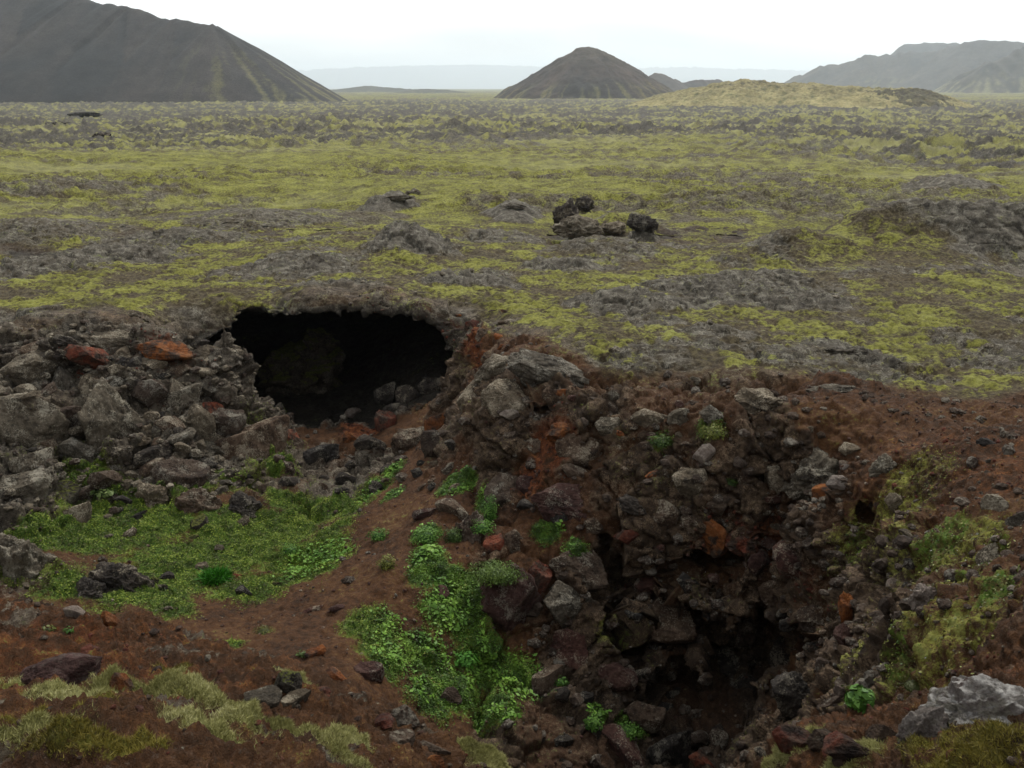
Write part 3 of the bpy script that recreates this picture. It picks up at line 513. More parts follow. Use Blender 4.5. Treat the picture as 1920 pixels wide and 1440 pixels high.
# ------------------------------------------------------------------ hills and mountains
def hill_material():
    t = NT('hillside'); a = t.n.new('ShaderNodeAttribute'); a.attribute_name = 'tone'
    n = t.noise(0.06, 8, 0.7); m = t.noise(0.6, 5, 0.7)
    c = t.mix(1.0, a.outputs['Color'], t.ramp(t.math('ADD', t.math('MULTIPLY', n, .5), t.math('MULTIPLY', m, .5)), [(0.38, 0.5), (0.5, 1.0), (0.62, 1.6)]), 'MULTIPLY')
    return t.done(c, t.bump(m, 1.2, 0.7))
M_HILL = hill_material()
def hill(name, crest, slope, tones, step, round_=8.0, rough=3.0, streak=0.5, gully=1.0, crag=0.0, mossy=0.0):
    # crest: (picture x, picture y, distance) along the skyline; tones: slope colour, crest colour, moss colour
    P = np.array([CAM + ray(a, b) * (d / ray(a, b)[1]) for a, b, d in crest]); base = lambda x, y: -7.5 + 0 * x
    hmax = (P[:, 2] + 8).max(); pad = hmax / slope * 1.15 + round_
    xs = np.arange(P[:, 0].min() - pad, P[:, 0].max() + pad, step); ys_ = np.arange(P[:, 1].min() - pad, P[:, 1].max() + pad, step)
    X, Y = np.meshgrid(xs, ys_); Z = np.full(X.shape, -1e9); A = np.zeros(X.shape); DD = np.zeros(X.shape); acc = 0.0
    for k in range(len(P) - 1):
        e = P[k + 1] - P[k]; L = math.hypot(e[0], e[1]); rx, ry = X - P[k][0], Y - P[k][1]; tt = (rx * e[0] + ry * e[1]) / (L * L); t = np.clip(tt, 0, 1)
        qx, qy = rx - t * e[0], ry - t * e[1]; d = np.hypot(qx, qy); ang = np.arctan2(qy, qx)
        z = P[k][2] + t * e[2] - slope * (np.sqrt(d * d + round_ ** 2) - round_)
        m = z > Z; Z = np.where(m, z, Z); A = np.where(m, acc + t * L + (np.abs(tt - t) > 1e-6) * ang * 60, A); DD = np.where(m, d, DD); acc += L
    s = hmax / 60.0
    g = fbm2(A / (14 * s) + .1 * fbm2(X, Y, 30 * s, 2), DD / (160 * s), 1.0, 4, .6, 70); rel = np.clip((Z + 8) / hmax, 0, 1)
    Z = Z + gully * s * 3.0 * g * sstep(0, .25, rel) * (1 - .75 * sstep(.85, 1.0, rel)) + rough * .5 * fbm2(X, Y, 22 * s, 5, .6, 71) * sstep(-.05, .1, rel)
    if crag: Z = Z + crag * np.clip(fbm2(X, Y, 9, 4, .6, 72, True), 0, 2) * sstep(.35, .9, rel)
    Z = np.where(Z < -9, -9 - (0.05 * np.abs(Z + 9)).clip(0, 6), Z)
    me = npmesh(name, np.stack([X, Y, Z], -1).reshape(-1, 3), gridfaces(*X.shape))
    g2 = fbm2(A / (3.2 * s) + .25 * fbm2(X, Y, 12 * s, 4, .6) * 1.6, DD / (90 * s), 1.0, 4, .6, 73)
    f = np.clip(sstep(.0, .5, g2) * (1 - sstep(.08, .42, rel + .16 * fbm2(X, Y, 60 * s, 2, .5, 74))) * streak * (1.2 + .0 * X) * sstep(-.36, -.22, X / Y if name == 'left_mountain' else 0 * X) * 1.5 + mossy * sstep(-.35, .35, fbm2(X, Y, 10 * s, 4, .6, 75) + .25), 0, 1)[..., None]
    h = sstep(.45, 1.0, rel + .25 * fbm2(X, Y, 50 * s, 3, .5, 76))[..., None]; t0, t1, t2 = (np.array(c) for c in tones); hue = (fbm2(A / (18 * s), DD / (60 * s), 1.0, 4, .6, 77) + .6 * fbm2(X, Y, 45 * s, 4, .6, 78))[..., None]; t0 = t0 * (1 + np.clip(hue, -.8, 1) * np.array([.5, .38, .3]))
    attr(me, 'tone', ((t0 * (1 - h) + t1 * h) * (1 - f) + t2 * f).reshape(-1, 3))
    return tag(link(name, me, M_HILL), kind='structure')
brown, drk, yel = (.034, .026, .021), (.045, .031, .022), (.17, .16, .055)
hill('left_mountain', [(-700, -70, 1500), (-250, -85, 1250), (60, -30, 1130), (150, -2, 1090), (240, 19, 1065), (330, 37, 1045), (400, 50, 1030), (418, 64, 1022)], .57, ((.031, .028, .026), (.042, .032, .025), (.095, .088, .042)), 2.6, 5, 1.6, .9, .45)
hill('cone_hill', [(1100, 88, 1400), (1105, 87, 1400), (1112, 89, 1402)], .555, (brown, (.05, .04, .028), yel), 2.0, 9, 5.0, .25, .6)
hill('moss_hill', [(1262, 172, 700), (1330, 160, 690), (1392, 150, 680), (1450, 155, 670), (1530, 158, 660), (1600, 163, 650), (1690, 167, 640), (1725, 168, 640)], .34, ((.12, .115, .05), (.06, .052, .03), (.25, .215, .10)), 1.3, 5, 1.6, .3, .5, 1.3, .75)
hill('dark_crag', [(1600, 176, 640), (1660, 170, 636), (1700, 166, 634), (1735, 169, 632), (1770, 188, 628)], .42, ((.05, .045, .03), (.035, .03, .022), (.2, .18, .09)), 1.0, 3, 2.0, .2, .6, 1.2, .25)
hill('rocky_bank', [(1790, 222, 340), (1870, 217, 335), (1905, 222, 330)], .5, ((.03, .026, .022), (.028, .024, .02), (.15, .14, .06)), .6, 1, 1.0, .3, .5, 1.0, .2)
hill('far_cones', [(1228, 137, 2600), (1240, 137, 2610), (1256, 145, 2620), (1280, 156, 2640), (1300, 150, 2660), (1330, 150, 2680), (1345, 147, 2690)], .6, ((.035, .03, .026), drk, yel), 6, 5, 4, .1, .6)
hill('right_mountain', [(1500, 142, 4300), (1545, 126, 4250), (1620, 108, 4200), (1690, 100, 4150), (1760, 92, 4100), (1830, 76, 4000), (1880, 76, 3950), (1990, 84, 3900), (2300, 80, 3800)], .55, ((.045, .042, .036), (.04, .037, .032), (.17, .16, .08)), 14, 20, 9, .3, 1.2)
hill('capped_mountain', [(1686, 92, 5200), (1697, 82, 5200), (1770, 79, 5250), (1860, 92, 5300)], .9, ((.04, .037, .034), (.04, .037, .034), yel), 18, 10, 8, .1, 1.0)
hill('spur_mountain', [(1800, 175, 3000), (1850, 120, 3050), (1920, 92, 3100), (2100, 70, 3200)], .62, ((.045, .042, .034), (.04, .036, .03), (.18, .17, .09)), 10, 15, 8, .5, 1.3)
hill('horizon_range', [(300, 128, 24000), (560, 132, 24000), (720, 124, 24000), (900, 121, 24000), (1100, 128, 24010), (1300, 126, 24010), (1500, 132, 24020), (1800, 130, 24020)], .4, ((.04, .04, .038), (.04, .04, .038), (.1, .1, .06)), 45, 60, 18, .1, 1.0)
hill('distant_hummocks', [(640, 167, 3600), (690, 161, 3600), (780, 168, 3500), (800, 167, 2900), (830, 168, 2900)], .12, ((.05, .05, .035), (.05, .05, .035), (.12, .12, .05)), 9, 6, 3, .3, .6)

# ------------------------------------------------------------------ rocks
def ico(sub):
    bm = bmesh.new(); bmesh.ops.create_icosphere(bm, subdivisions=sub, radius=1); V = np.array([v.co for v in bm.verts]); Fc = np.array([[v.index for v in f.verts] for f in bm.faces]); bm.free(); return V, Fc
ICO5, ICO6, ICO2 = ico(5), ico(6), ico(2)
def rock_mesh(seed, kind='block', base=ICO6):
    V, Fc = base; r = np.random.default_rng(seed); n = r.normal(size=(9 if kind == 'block' else 24, 3)); n /= np.linalg.norm(n, axis=1)[:, None]
    d = r.uniform(.5, .95, len(n)) if kind == 'block' else r.uniform(.8, 1.0, len(n)); c = V @ n.T; rad = np.where(c > .05, d / np.maximum(c, .05), 9).min(1); rad = np.minimum(rad, 1.22)
    P = V * rad[:, None]; p32 = P.astype(np.float32)
    if kind == 'crag': P = P + V * (fbm(p32, .85, 4, .5, seed, True)[:, None] * .22)
    if kind == 'spire': P = P * (1 + .35 * V[:, 2:3]) + V * (fbm(p32, .7, 4, .55, seed, True)[:, None] * .28)
    if kind == 'rope':
        q = p32 * np.array([1.0, 1.5, 1.2], np.float32); P = P + V * (np.abs(fbm(q, .8, 3, .5, seed))[:, None] * .16)
    P = P + V * (fbm(p32, .8, 3, .5, seed + 1) * (.055 if kind == 'block' else .10) + fbm(p32, .2, 4, .62, seed + 2) * .042)[:, None]
    pits = fbm(p32, .13, 2, .5, seed + 3); P = P - V * (np.clip(pits - .25, 0, 1) * .06)[:, None]
    P -= (P.max(0) + P.min(0)) / 2; P /= (P.max(0) - P.min(0)) / 2; return npmesh('rock_%s' % kind, P, Fc)
SHAPES = {'block': [rock_mesh(100 + k) for k in range(10)], 'round': [rock_mesh(200 + k, 'round') for k in range(6)], 'crag': [rock_mesh(300 + k, 'crag') for k in range(5)], 'rope': [rock_mesh(400 + k, 'rope') for k in range(3)], 'spire': [rock_mesh(500 + k, 'spire') for k in range(5)]}
for l in SHAPES.values():
    for m_ in l: m_.materials.append(ROCK['grey'])
bpy.context.view_layer.update()
def hit(px, py):
    d = ray(px, py); ok, loc, nor, _ = GROUND.ray_cast(Vector(CAM), Vector(d)); return (np.array(loc), np.array(nor)) if ok else (None, None)
PLACED = []
def rock_thing(px, py, w, h, mat, shape, label, name=None, tilt=0.0, sink=.14, y=None, grow=1.2, deep=.85, group=None):
    d = ray(px, py)
    if y is None:
        P, nor = hit(px, py)
        if P is None: return None
    else: P, nor = CAM + d * (y / d[1]), np.array([0, 0, 1.0])
    dist = (P - CAM) @ FWD; a, c = w * dist / FPX / 2, h * dist / FPX / 2
    el = math.atan2(-d[2], math.hypot(d[0], d[1])); c2 = c / max(math.cos(el), .6) * (.95 if h < .7 * w else 1.0)
    P = P + d / np.linalg.norm(d) * sink * min(a, c) - np.array([0, 0, .1 * c])
    k = len(PLACED); lst = SHAPES[shape]; o = bpy.data.objects.new(name or ('boulder' if max(a, c) > .28 else 'stone'), lst[k % len(lst)]); COL.objects.link(o)
    o.location = P; o.scale = (a * grow, math.sqrt(a * c) * deep * grow, c2 * grow)
    o.rotation_euler = (rng.normal() * .12, tilt + rng.normal() * .05, math.atan2(-d[0], d[1]) + rng.normal() * .25)
    o.material_slots[0].link = 'OBJECT'; o.material_slots[0].material = ROCK[mat]
    tag(o, label, 'boulder' if max(a, c) > .28 else 'stone', group); PLACED.append((px, py, w, h, o)); return o
HERO = [
 # left wall: px, py, w, h, colour, shape, label, short landmark phrase
 (217, 805, 112, 175, 'grey', 'block', 'huge upright grey boulder with lichen specks, tallest block of the left rock wall', 'huge upright boulder', .12),
 (118, 727, 36, 74, 'grey', 'round', 'narrow upright grey stone like a thumb beside the huge upright boulder', 'thumb-shaped stone', .1),
 (163, 728, 30, 54, 'grey', 'round', 'small egg-shaped grey stone between the thumb-shaped stone and the huge boulder', None, 0),
 (470, 833, 122, 92, 'brown', 'block', 'big brown block with rounded edges wedged under the left corner of the cave', 'big brown block', .1),
 (55, 790, 125, 95, 'grey', 'block', 'broad pale-grey boulder at the left edge of the rock wall', 'broad pale boulder', .2),
 (45, 915, 90, 60, 'grey', 'block', 'wide low grey boulder under the broad pale boulder, above dark gap', 'wide low boulder', 0),
 (150, 855, 84, 62, 'grey', 'block', 'squarish grey boulder at the left foot of the huge upright boulder', None, 0),
 (285, 852, 62, 36, 'dark', 'block', 'flat-topped dark grey stone at the right foot of the huge upright boulder', 'flat-topped dark stone', .1),
 (163, 668, 72, 46, 'red', 'block', 'rusty red block high in the left wall above the thumb-shaped stone', 'rusty red block', .2),
 (62, 690, 96, 62, 'grey', 'round', 'large rounded grey boulder just under the rim at far left', 'rounded rim boulder', 0),
 (225, 640, 120, 46, 'grey', 'block', 'long grey ledge block forming the rim above the rusty red block', 'grey rim ledge', .1),
 (310, 655, 90, 32, 'orange', 'block', 'orange-brown slab under the long grey lip left of the cave', 'orange-brown slab', .05),
 (390, 668, 60, 40, 'grey', 'block', 'grey block at the upper left corner of the cave mouth', 'corner block', 0),
 (345, 742, 52, 46, 'grey', 'block', 'angular grey block midway down the wall, left of the brick-red stone', None, .2),
 (398, 772, 40, 34, 'red', 'block', 'brick-red stone on the crest of rubble at the left edge of the cave', 'brick-red stone', .3),
 (425, 795, 58, 52, 'brown', 'block', 'brown block between the brick-red stone and the big brown block', None, .2),
 (378, 800, 44, 78, 'grey', 'block', 'tall grey stone leaning left of the big brown block', 'leaning grey stone', -.1),
 (330, 735, 34, 46, 'grey', 'round', 'smooth pale grey stone among rust-stained rubble below the orange-brown slab', None, .2),
 (290, 742, 70, 66, 'brown', 'block', 'brown-grey block right of the huge upright boulder, rust stain above', 'brown-grey block', 0),
 (340, 905, 92, 72, 'brown', 'block', 'brown lichen-speckled boulder low in the wall above the gully moss', 'low speckled boulder', .1),
 (285, 935, 62, 62, 'grey', 'crag', 'grey knobbly boulder standing in the moss at the foot of the wall', 'knobbly boulder', 0),
 (375, 945, 78, 56, 'brown', 'crag', 'rough reddish-brown boulder at the wall foot beside the gully moss', 'rough wall-foot boulder', .2),
 (450, 955, 66, 50, 'dark', 'crag', 'dark rough boulder half buried in green moss below the big brown block', None, 0),
 (140, 965, 46, 42, 'grey', 'block', 'pale grey cube-like stone in moss at the left foot of the wall', 'cube-like stone', 0),
 (120, 925, 50, 46, 'mossy', 'block', 'moss-edged grey stone above the cube-like stone', None, .3),
 (28, 1062, 92, 125, 'grey', 'crag', 'tall lichen-flecked boulder cut by the left frame edge above the brown ledge', 'lichen-flecked boulder', .1),
 (232, 1090, 112, 66, 'dark', 'crag', 'long dark boulder lying in the green moss of the gully floor', 'long dark gully boulder', .35),
 (165, 1115, 60, 50, 'dark', 'crag', 'dark lump of lava in moss left of the long dark gully boulder', None, 0),
 # sill and cave floor
 (665, 776, 34, 26, 'pale', 'block', 'pale grey squared block on the sill of the cave, palest stone in the dark mouth', 'pale squared block', 0),
 (722, 800, 38, 52, 'red', 'block', 'red-orange upright block on the sill below the dark cave stones', 'red-orange upright block', 0),
 (655, 822, 24, 28, 'orange', 'block', 'small orange stone under the pale squared block on the sill', None, 0),
 (540, 817, 38, 22, 'red', 'block', 'flat crimson stone at the left end of the sill', 'flat crimson stone', .2),
 (556, 836, 30, 28, 'brown', 'block', 'warm brown stone just below the flat crimson stone', None, 0),
 (824, 795, 48, 46, 'orange', 'block', 'orange-brown block at the right end of the sill', 'orange-brown sill block', 0),
 (812, 832, 42, 46, 'brown', 'block', 'brown rounded stone under the orange-brown sill block', None, 0),
 (768, 832, 60, 54, 'brown', 'block', 'brown-grey block in the middle of the rubble bank under the sill', 'mid-bank block', 0),
 (695, 838, 52, 44, 'dark', 'block', 'dark block between the small orange stone and the mid-bank block', None, 0),
 (600, 850, 60, 40, 'dark', 'block', 'dark flattish block in the rubble bank below the left sill', None, .1),
 # spur
 (960, 778, 42, 26, 'pale', 'block', 'pale pinkish slab lying on the rocky spur right of the cave', 'pale pinkish slab', .1),
 (1035, 700, 150, 62, 'grey', 'rope', 'ropy grey lava lobe on the plain edge above the spur', 'ropy lava lobe', .25),
 (935, 690, 84, 52, 'grey', 'rope', 'dark grey rolled lava lobe right of the rust-red cave shoulder', 'rolled lava lobe', -.2),
 (945, 745, 74, 62, 'grey', 'block', 'rounded grey boulder above the pale pinkish slab', None, 0),
 (888, 742, 54, 62, 'grey', 'block', 'grey block forming the right jamb of the cave mouth', 'jamb block', 0),
 (1058, 812, 60, 44, 'orange', 'round', 'round orange-brown rock on the spur beside a small black hole', 'round orange rock', 0),
 (1085, 840, 76, 56, 'brown', 'block', 'brown block below the round orange rock', None, .2),
 (1140, 800, 42, 36, 'grey', 'block', 'pale grey angular stone on the rubble right of the round orange rock', None, 0),
 (1222, 788, 66, 42, 'grey', 'block', 'grey block in the upper rim of the spur above the green cushion', 'upper rim block', 0),
 (1275, 782, 40, 34, 'grey', 'block', 'rounded grey stone right of the upper rim block', None, 0),
 (1325, 856, 44, 50, 'pale', 'block', 'pale angular boulder perched alone on brown soil above the dark hollows', 'perched pale boulder', .15),
 (1425, 757, 82, 50, 'grey', 'crag', 'jagged grey outcrop at the plain edge where the brown slope begins', 'jagged edge outcrop', 0),
 (1342, 782, 50, 40, 'grey', 'block', 'pale grey block between the jagged edge outcrop and the upper rim block', None, 0),
 (1065, 940, 116, 58, 'maroon', 'block', 'wide red-brown slab with dark underside on the face of the spur', 'wide red-brown slab', .05),
 (947, 922, 66, 60, 'brown', 'block', 'pinkish-brown speckled boulder left of the wide red-brown slab', 'pinkish-brown boulder', 0),
 (880, 1005, 56, 74, 'brown', 'crag', 'squarish pinkish-grey boulder with pitted face beside the bright leaves', 'pitted boulder', 0),
 (965, 1020, 42, 52, 'brown', 'round', 'smooth brown stone right of the pitted boulder', None, 0),
 (926, 1026, 38, 40, 'red', 'block', 'reddish speckled stone squeezed between the pitted boulder and the smooth brown stone', None, 0),
 (850, 957, 62, 36, 'brown', 'block', 'tan-grey flat slab above the dark green tuft on the path side', 'tan flat slab', .15),
 (800, 962, 46, 26, 'maroon', 'block', 'thin brown slab tilting left of the tan flat slab', None, .2),
 (958, 1135, 140, 152, 'maroon', 'block', 'largest dark red-brown boulder, grass cap on top, beside the green bank', 'grass-capped boulder', .1),
 (1003, 1092, 42, 62, 'red', 'block', 'dull red stone leaning on the right shoulder of the grass-capped boulder', None, .4),
 (1070, 1132, 92, 78, 'grey', 'block', 'rounded grey-speckled boulder right of the grass-capped boulder', 'rounded speckled boulder', 0),
 (1085, 1063, 96, 60, 'brown', 'block', 'brown-grey block stacked above the rounded speckled boulder', 'stacked block', .1),
 (1062, 1215, 72, 62, 'maroon', 'block', 'purplish-brown block in shade below the rounded speckled boulder', 'purplish shaded block', 0),
 (1024, 1275, 52, 46, 'brown', 'block', 'small notched brown rock among leaves below the grass-capped boulder', 'notched rock', .3),
 (1157, 1268, 66, 40, 'maroon', 'block', 'smooth flat reddish-brown stone in the shaded pit bank', 'smooth flat stone', .15),
 (1205, 1345, 72, 50, 'brown', 'block', 'orange-brown rock above a green cushion at the pit bottom', 'orange-brown pit rock', .3),
 (1165, 1410, 105, 64, 'maroon', 'block', 'broad dark red rock at the bottom frame edge of the pit', 'broad dark red rock', .2),
 (1253, 1405, 72, 74, 'dark', 'block', 'dark speckled boulder on the pit bottom right of the broad dark red rock', 'dark pit boulder', 0),
 (1310, 1388, 36, 38, 'brown', 'block', 'small squared stone in the row right of the dark pit boulder', None, 0),
 (1346, 1396, 30, 40, 'brown', 'block', 'upright squared stone second right of the dark pit boulder', None, 0),
 (1320, 1428, 44, 30, 'red', 'block', 'rusty stone at the bottom frame edge right of the dark pit boulder', None, 0),
 (1250, 1160, 96, 62, 'brown', 'block', 'brown block jutting out over the great dark hollow', 'jutting brown block', .05),
 (1390, 1165, 80, 80, 'brown', 'crag', 'pointed brown rock hanging down into the great dark hollow', 'hanging pointed rock', 0),
 (1360, 1240, 110, 80, 'dark', 'crag', 'nearly black rock wall block inside the great dark hollow', None, 0),
 (1240, 960, 60, 44, 'brown', 'block', 'brown block high on the pit wall left of the perched pale boulder', None, 0),
 (1295, 905, 56, 52, 'grey', 'block', 'grey-brown stone just below left of the perched pale boulder', None, 0),
 (1330, 1000, 62, 62, 'orange', 'block', 'orange-brown block over the upper black hollow', 'orange hollow block', 0),
 (1395, 1015, 60, 44, 'red', 'crag', 'ragged rust-red rock right of the orange hollow block', 'ragged rust rock', .2),
 (1422, 1058, 48, 66, 'maroon', 'block', 'reddish-grey upright block right of the upper black hollow', None, 0),
 (1490, 1058, 74, 62, 'maroon', 'block', 'purplish-red block capped with rust at the right pit wall', 'purplish-red block', .1),
 (1500, 1310, 100, 76, 'dark', 'block', 'large dark brown boulder low at the right side of the pit', 'low right boulder', .15),
 (1470, 1225, 48, 58, 'dark', 'block', 'dark knob of rock above the low right boulder', None, 0),
 (1530, 892, 110, 84, 'grey', 'crag', 'largest rough grey boulder half sunk in the brown slope', 'rough sunken boulder', 0),
 (1594, 842, 36, 24, 'grey', 'round', 'small grey stone lying above the rough sunken boulder', None, 0),
 (1575, 905, 44, 28, 'pale', 'round', 'flat pale stone just right of the rough sunken boulder', None, 0),
 (1458, 895, 42, 50, 'grey', 'block', 'grey stone standing left of the rough sunken boulder', None, 0),
 (1545, 935, 46, 46, 'orange', 'block', 'tan-orange stone at the lower right foot of the rough sunken boulder', None, .3),
 (1660, 880, 50, 46, 'grey', 'crag', 'grey-green rock on the moss edge above the small dark burrow', 'burrow rock', 0),
 (1680, 945, 36, 40, 'grey', 'block', 'grey stone to the right of the small dark burrow', None, 0),
 (1586, 1150, 24, 66, 'orange', 'block', 'narrow upright orange rock on the right pit bank', 'narrow orange rock', 0),
 (1590, 1195, 40, 50, 'maroon', 'block', 'dull purple stone below the narrow orange rock', None, 0),
 (1738, 1120, 52, 48, 'pale', 'crag', 'pale lichen-crusted stone on the dark mossy slope', 'pale crusted stone', .4),
 (1868, 1035, 70, 30, 'grey', 'block', 'long grey stone lying on the mossy right slope', 'long grey stone', -.5),
 (1912, 978, 40, 42, 'grey', 'block', 'grey stone cut by the right frame edge on the brown slope', None, -.3),
 (1866, 948, 44, 36, 'grey', 'block', 'angular grey stone on brown soil above the long grey stone', 'angular soil stone', .2),
 (1848, 830, 30, 18, 'dark', 'round', 'small dark stone lying on bare red-brown soil at right', None, 0),
 (1700, 1003, 30, 18, 'grey', 'block', 'thin grey stone in the green moss of the right slope', None, 0),
 # ledges
 (1850, 1345, 200, 105, 'white', 'crag', 'broad rock crusted with white lichen at the lower right corner', 'white-crusted rock', -.12),
 (1728, 1372, 70, 92, 'pale', 'crag', 'grey pitted rock with moss crest left of the white-crusted rock', 'pitted ledge rock', .1),
 (1484, 1395, 66, 48, 'red', 'block', 'bright red scoria block at the tip of the right ledge', 'bright red block', .1),
 (1604, 1405, 98, 38, 'red', 'block', 'long orange-red stone lying along the right ledge', 'long orange-red stone', -.12),
 (1546, 1392, 56, 40, 'brown', 'round', 'brown weathered stone between the bright red block and the long orange-red stone', None, 0),
 (1656, 1383, 54, 38, 'brown', 'block', 'smooth brown stone behind the long orange-red stone', None, 0),
 (1580, 1426, 34, 18, 'red', 'block', 'small crimson stone under the long orange-red stone', None, 0),
 (112, 1268, 128, 66, 'mauve', 'round', 'smooth mauve rock sunk in the brown ledge at lower left', 'smooth mauve rock', .05),
 (206, 1170, 32, 46, 'orange', 'round', 'upright orange stone on the crest of the left ledge', 'upright orange stone', -.2),
 (148, 1155, 52, 28, 'pale', 'block', 'pale grey and pink stone on the ledge crest left of the upright orange stone', None, .4),
 (225, 1285, 44, 40, 'orange', 'round', 'orange hollowed rock right of the smooth mauve rock', None, .2),
 (756, 1350, 54, 44, 'brown', 'round', 'rounded brown rock on the tip of the left ledge', 'rounded ledge-tip rock', 0),
 (750, 1394, 56, 34, 'brown', 'block', 'angular brown rock under the rounded ledge-tip rock', None, .1),
 (812, 1405, 60, 22, 'brown', 'block', 'flat brown slab right of the angular rock on the ledge tip', None, 0),
 (815, 1432, 40, 24, 'orange', 'block', 'orange-brown stone under the flat brown slab at the frame edge', None, 0),
 (540, 1280, 46, 46, 'mossy', 'round', 'moss-topped dark rock at the far edge of the left ledge', 'moss-topped ledge rock', -.1),
 (548, 1318, 46, 44, 'grey', 'block', 'grey wedge-shaped stone below the moss-topped ledge rock', None, .4),
 (470, 1316, 100, 26, 'grey', 'block', 'long grey ridge stone in pale moss on the left ledge', None, -.15),
 (590, 1225, 40, 20, 'orange', 'block', 'flat orange stone at the lower end of the dirt path', None, 0),
 (630, 1275, 44, 38, 'orange', 'block', 'dull orange block beside the dirt path above the left ledge', None, 0),
 (588, 1145, 36, 20, 'maroon', 'block', 'thin pinkish slab lying on the bare dirt path', 'thin path slab', 0),
 (634, 1141, 32, 14, 'maroon', 'block', 'smaller flat slab right of the thin pinkish slab on the path', None, 0),
 (690, 1265, 52, 36, 'maroon', 'block', 'brown rock half under leaves at the low end of the path', None, 0),
 (440, 1080, 32, 14, 'red', 'block', 'flat red stone in the bright grass of the gully', None, 0),
 (845, 1305, 34, 26, 'brown', 'block', 'brown stone amid the leaves above the ledge tip', None, 0),
 (828, 1110, 24, 22, 'maroon', 'block', 'small dark stone ringed by bright leaves on the green bank', None, 0),
]
LAND = []
for row in HERO:
    px, py, w, h, mat, shp, lab, short, tilt = row
    o = rock_thing(px, py, w, h, mat, shp, lab, tilt=tilt, sink=.34 if 860 < px < 1520 and 700 < py < 1110 else .14)
    if o and short: LAND.append((px, py, short))
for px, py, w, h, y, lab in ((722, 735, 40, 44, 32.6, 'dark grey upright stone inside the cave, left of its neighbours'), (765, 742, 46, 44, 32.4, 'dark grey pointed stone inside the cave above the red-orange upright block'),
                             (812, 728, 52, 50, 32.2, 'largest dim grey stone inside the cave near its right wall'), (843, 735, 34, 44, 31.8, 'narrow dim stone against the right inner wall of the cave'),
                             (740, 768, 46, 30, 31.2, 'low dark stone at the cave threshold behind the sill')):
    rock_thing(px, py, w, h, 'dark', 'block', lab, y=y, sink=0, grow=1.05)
rock_thing(565, 690, 140, 110, 'mossy', 'crag', 'moss-covered rock ledge standing inside the cave at left', y=38.5, sink=0)
rock_thing(598, 640, 50, 44, 'mossy', 'crag', 'small mossy knob on top of the ledge inside the cave', y=38.2, sink=0)
# outcrops of the plain
for px, py, w, h, shp, lab in ((1082, 424, 112, 40, 'crag', 'broad grey lava base under the jagged pinnacle'), (1064, 400, 60, 52, 'crag', 'dark jagged lava pinnacle rising from the moss plain'), (1094, 384, 44, 30, 'crag', 'black knob of lava perched beside the jagged pinnacle'),
                               (1148, 426, 56, 26, 'block', 'low grey outcrop just right of the jagged pinnacle'), (1205, 418, 66, 32, 'crag', 'dark lumpy outcrop farther right of the jagged pinnacle'), (745, 371, 64, 10, 'block', 'low dark outcrop in yellow moss left of the jagged pinnacle'), (775, 360, 30, 12, 'crag', 'small dark tip behind the low dark outcrop in yellow moss'),
                               (965, 386, 44, 10, 'block', 'small dark outcrop between the low outcrop and the jagged pinnacle'), (1745, 355, 40, 10, 'block', 'small dark outcrop far out on the green flat at right'),
                               (1390, 640, 24, 14, 'block', 'small brown stone alone on the near plain right of centre'), (1580, 660, 70, 18, 'rope', 'low pale lava outcrop on the near plain at right'),
                               (1560, 728, 80, 18, 'block', 'low grey outcrop along the top of the brown slope'), (190, 255, 34, 12, 'crag', 'dark boulder far out on the yellow lava field at left'), (108, 232, 44, 8, 'block', 'dark flat-topped rock far away near the left mountain'), (160, 215, 60, 9, 'block', 'long dark rock farthest away under the left mountain')):
    d = ray(px, py)
    if py > 440 or px == 1692: rock_thing(px, py, w, h, 'grey' if px != 1692 else 'dark', 'crag' if px != 1692 else 'block', lab, name='lava_outcrop', sink=.45, grow=1.3)
    else:
        yy = {1695: 44}.get(px); q = pick(px, py + h * .45, 20, 700); rock_thing(px, py, w, h * (1.3 if shp == 'crag' else 1.1), 'dark' if px in (1064, 1094, 1205, 190, 160, 108) else 'grey', 'spire' if shp == 'crag' else 'crag', lab, name='lava_outcrop', y=q[1] if q[1] > 20 else 60, sink=.0, grow=.95 if 1000 < px < 1250 else 1.1)
# the smaller stones between them: each its own object, told apart by the named boulders around it
ADJ = dict(grey='grey', brown='brown', dark='blackish', maroon='purplish', red='rust-red', orange='orange', pale='pale', mossy='mossy')
SEEN = {}
def describe(px, py, w, mat):
    ds = sorted(((math.hypot((px - a) * .9, py - b), a, b, s) for a, b, s in LAND))
    size = 'tiny' if w < 18 else 'small' if w < 30 else 'medium' if w < 46 else 'large'
    for i in range(6):
        dd, a, b, s = ds[i]; dx, dy = px - a, py - b
        rel = ('left of' if dx < 0 else 'right of') if abs(dx) > abs(dy) * 1.6 else ('above' if dy < 0 else 'below') if abs(dy) > abs(dx) * 1.6 else ('up-left of' if dx < 0 and dy < 0 else 'up-right of' if dy < 0 else 'down-left of' if dx < 0 else 'down-right of')
        for lab in ('%s %s stone %s the %s' % (size, ADJ[mat], rel, s), '%s %s stone %s the %s, nearest the %s' % (size, ADJ[mat], rel, s, ds[i + 1 if i < 5 else 0][3])):
            if lab not in SEEN and len(lab.split()) <= 16: SEEN[lab] = 1; return lab
    return None
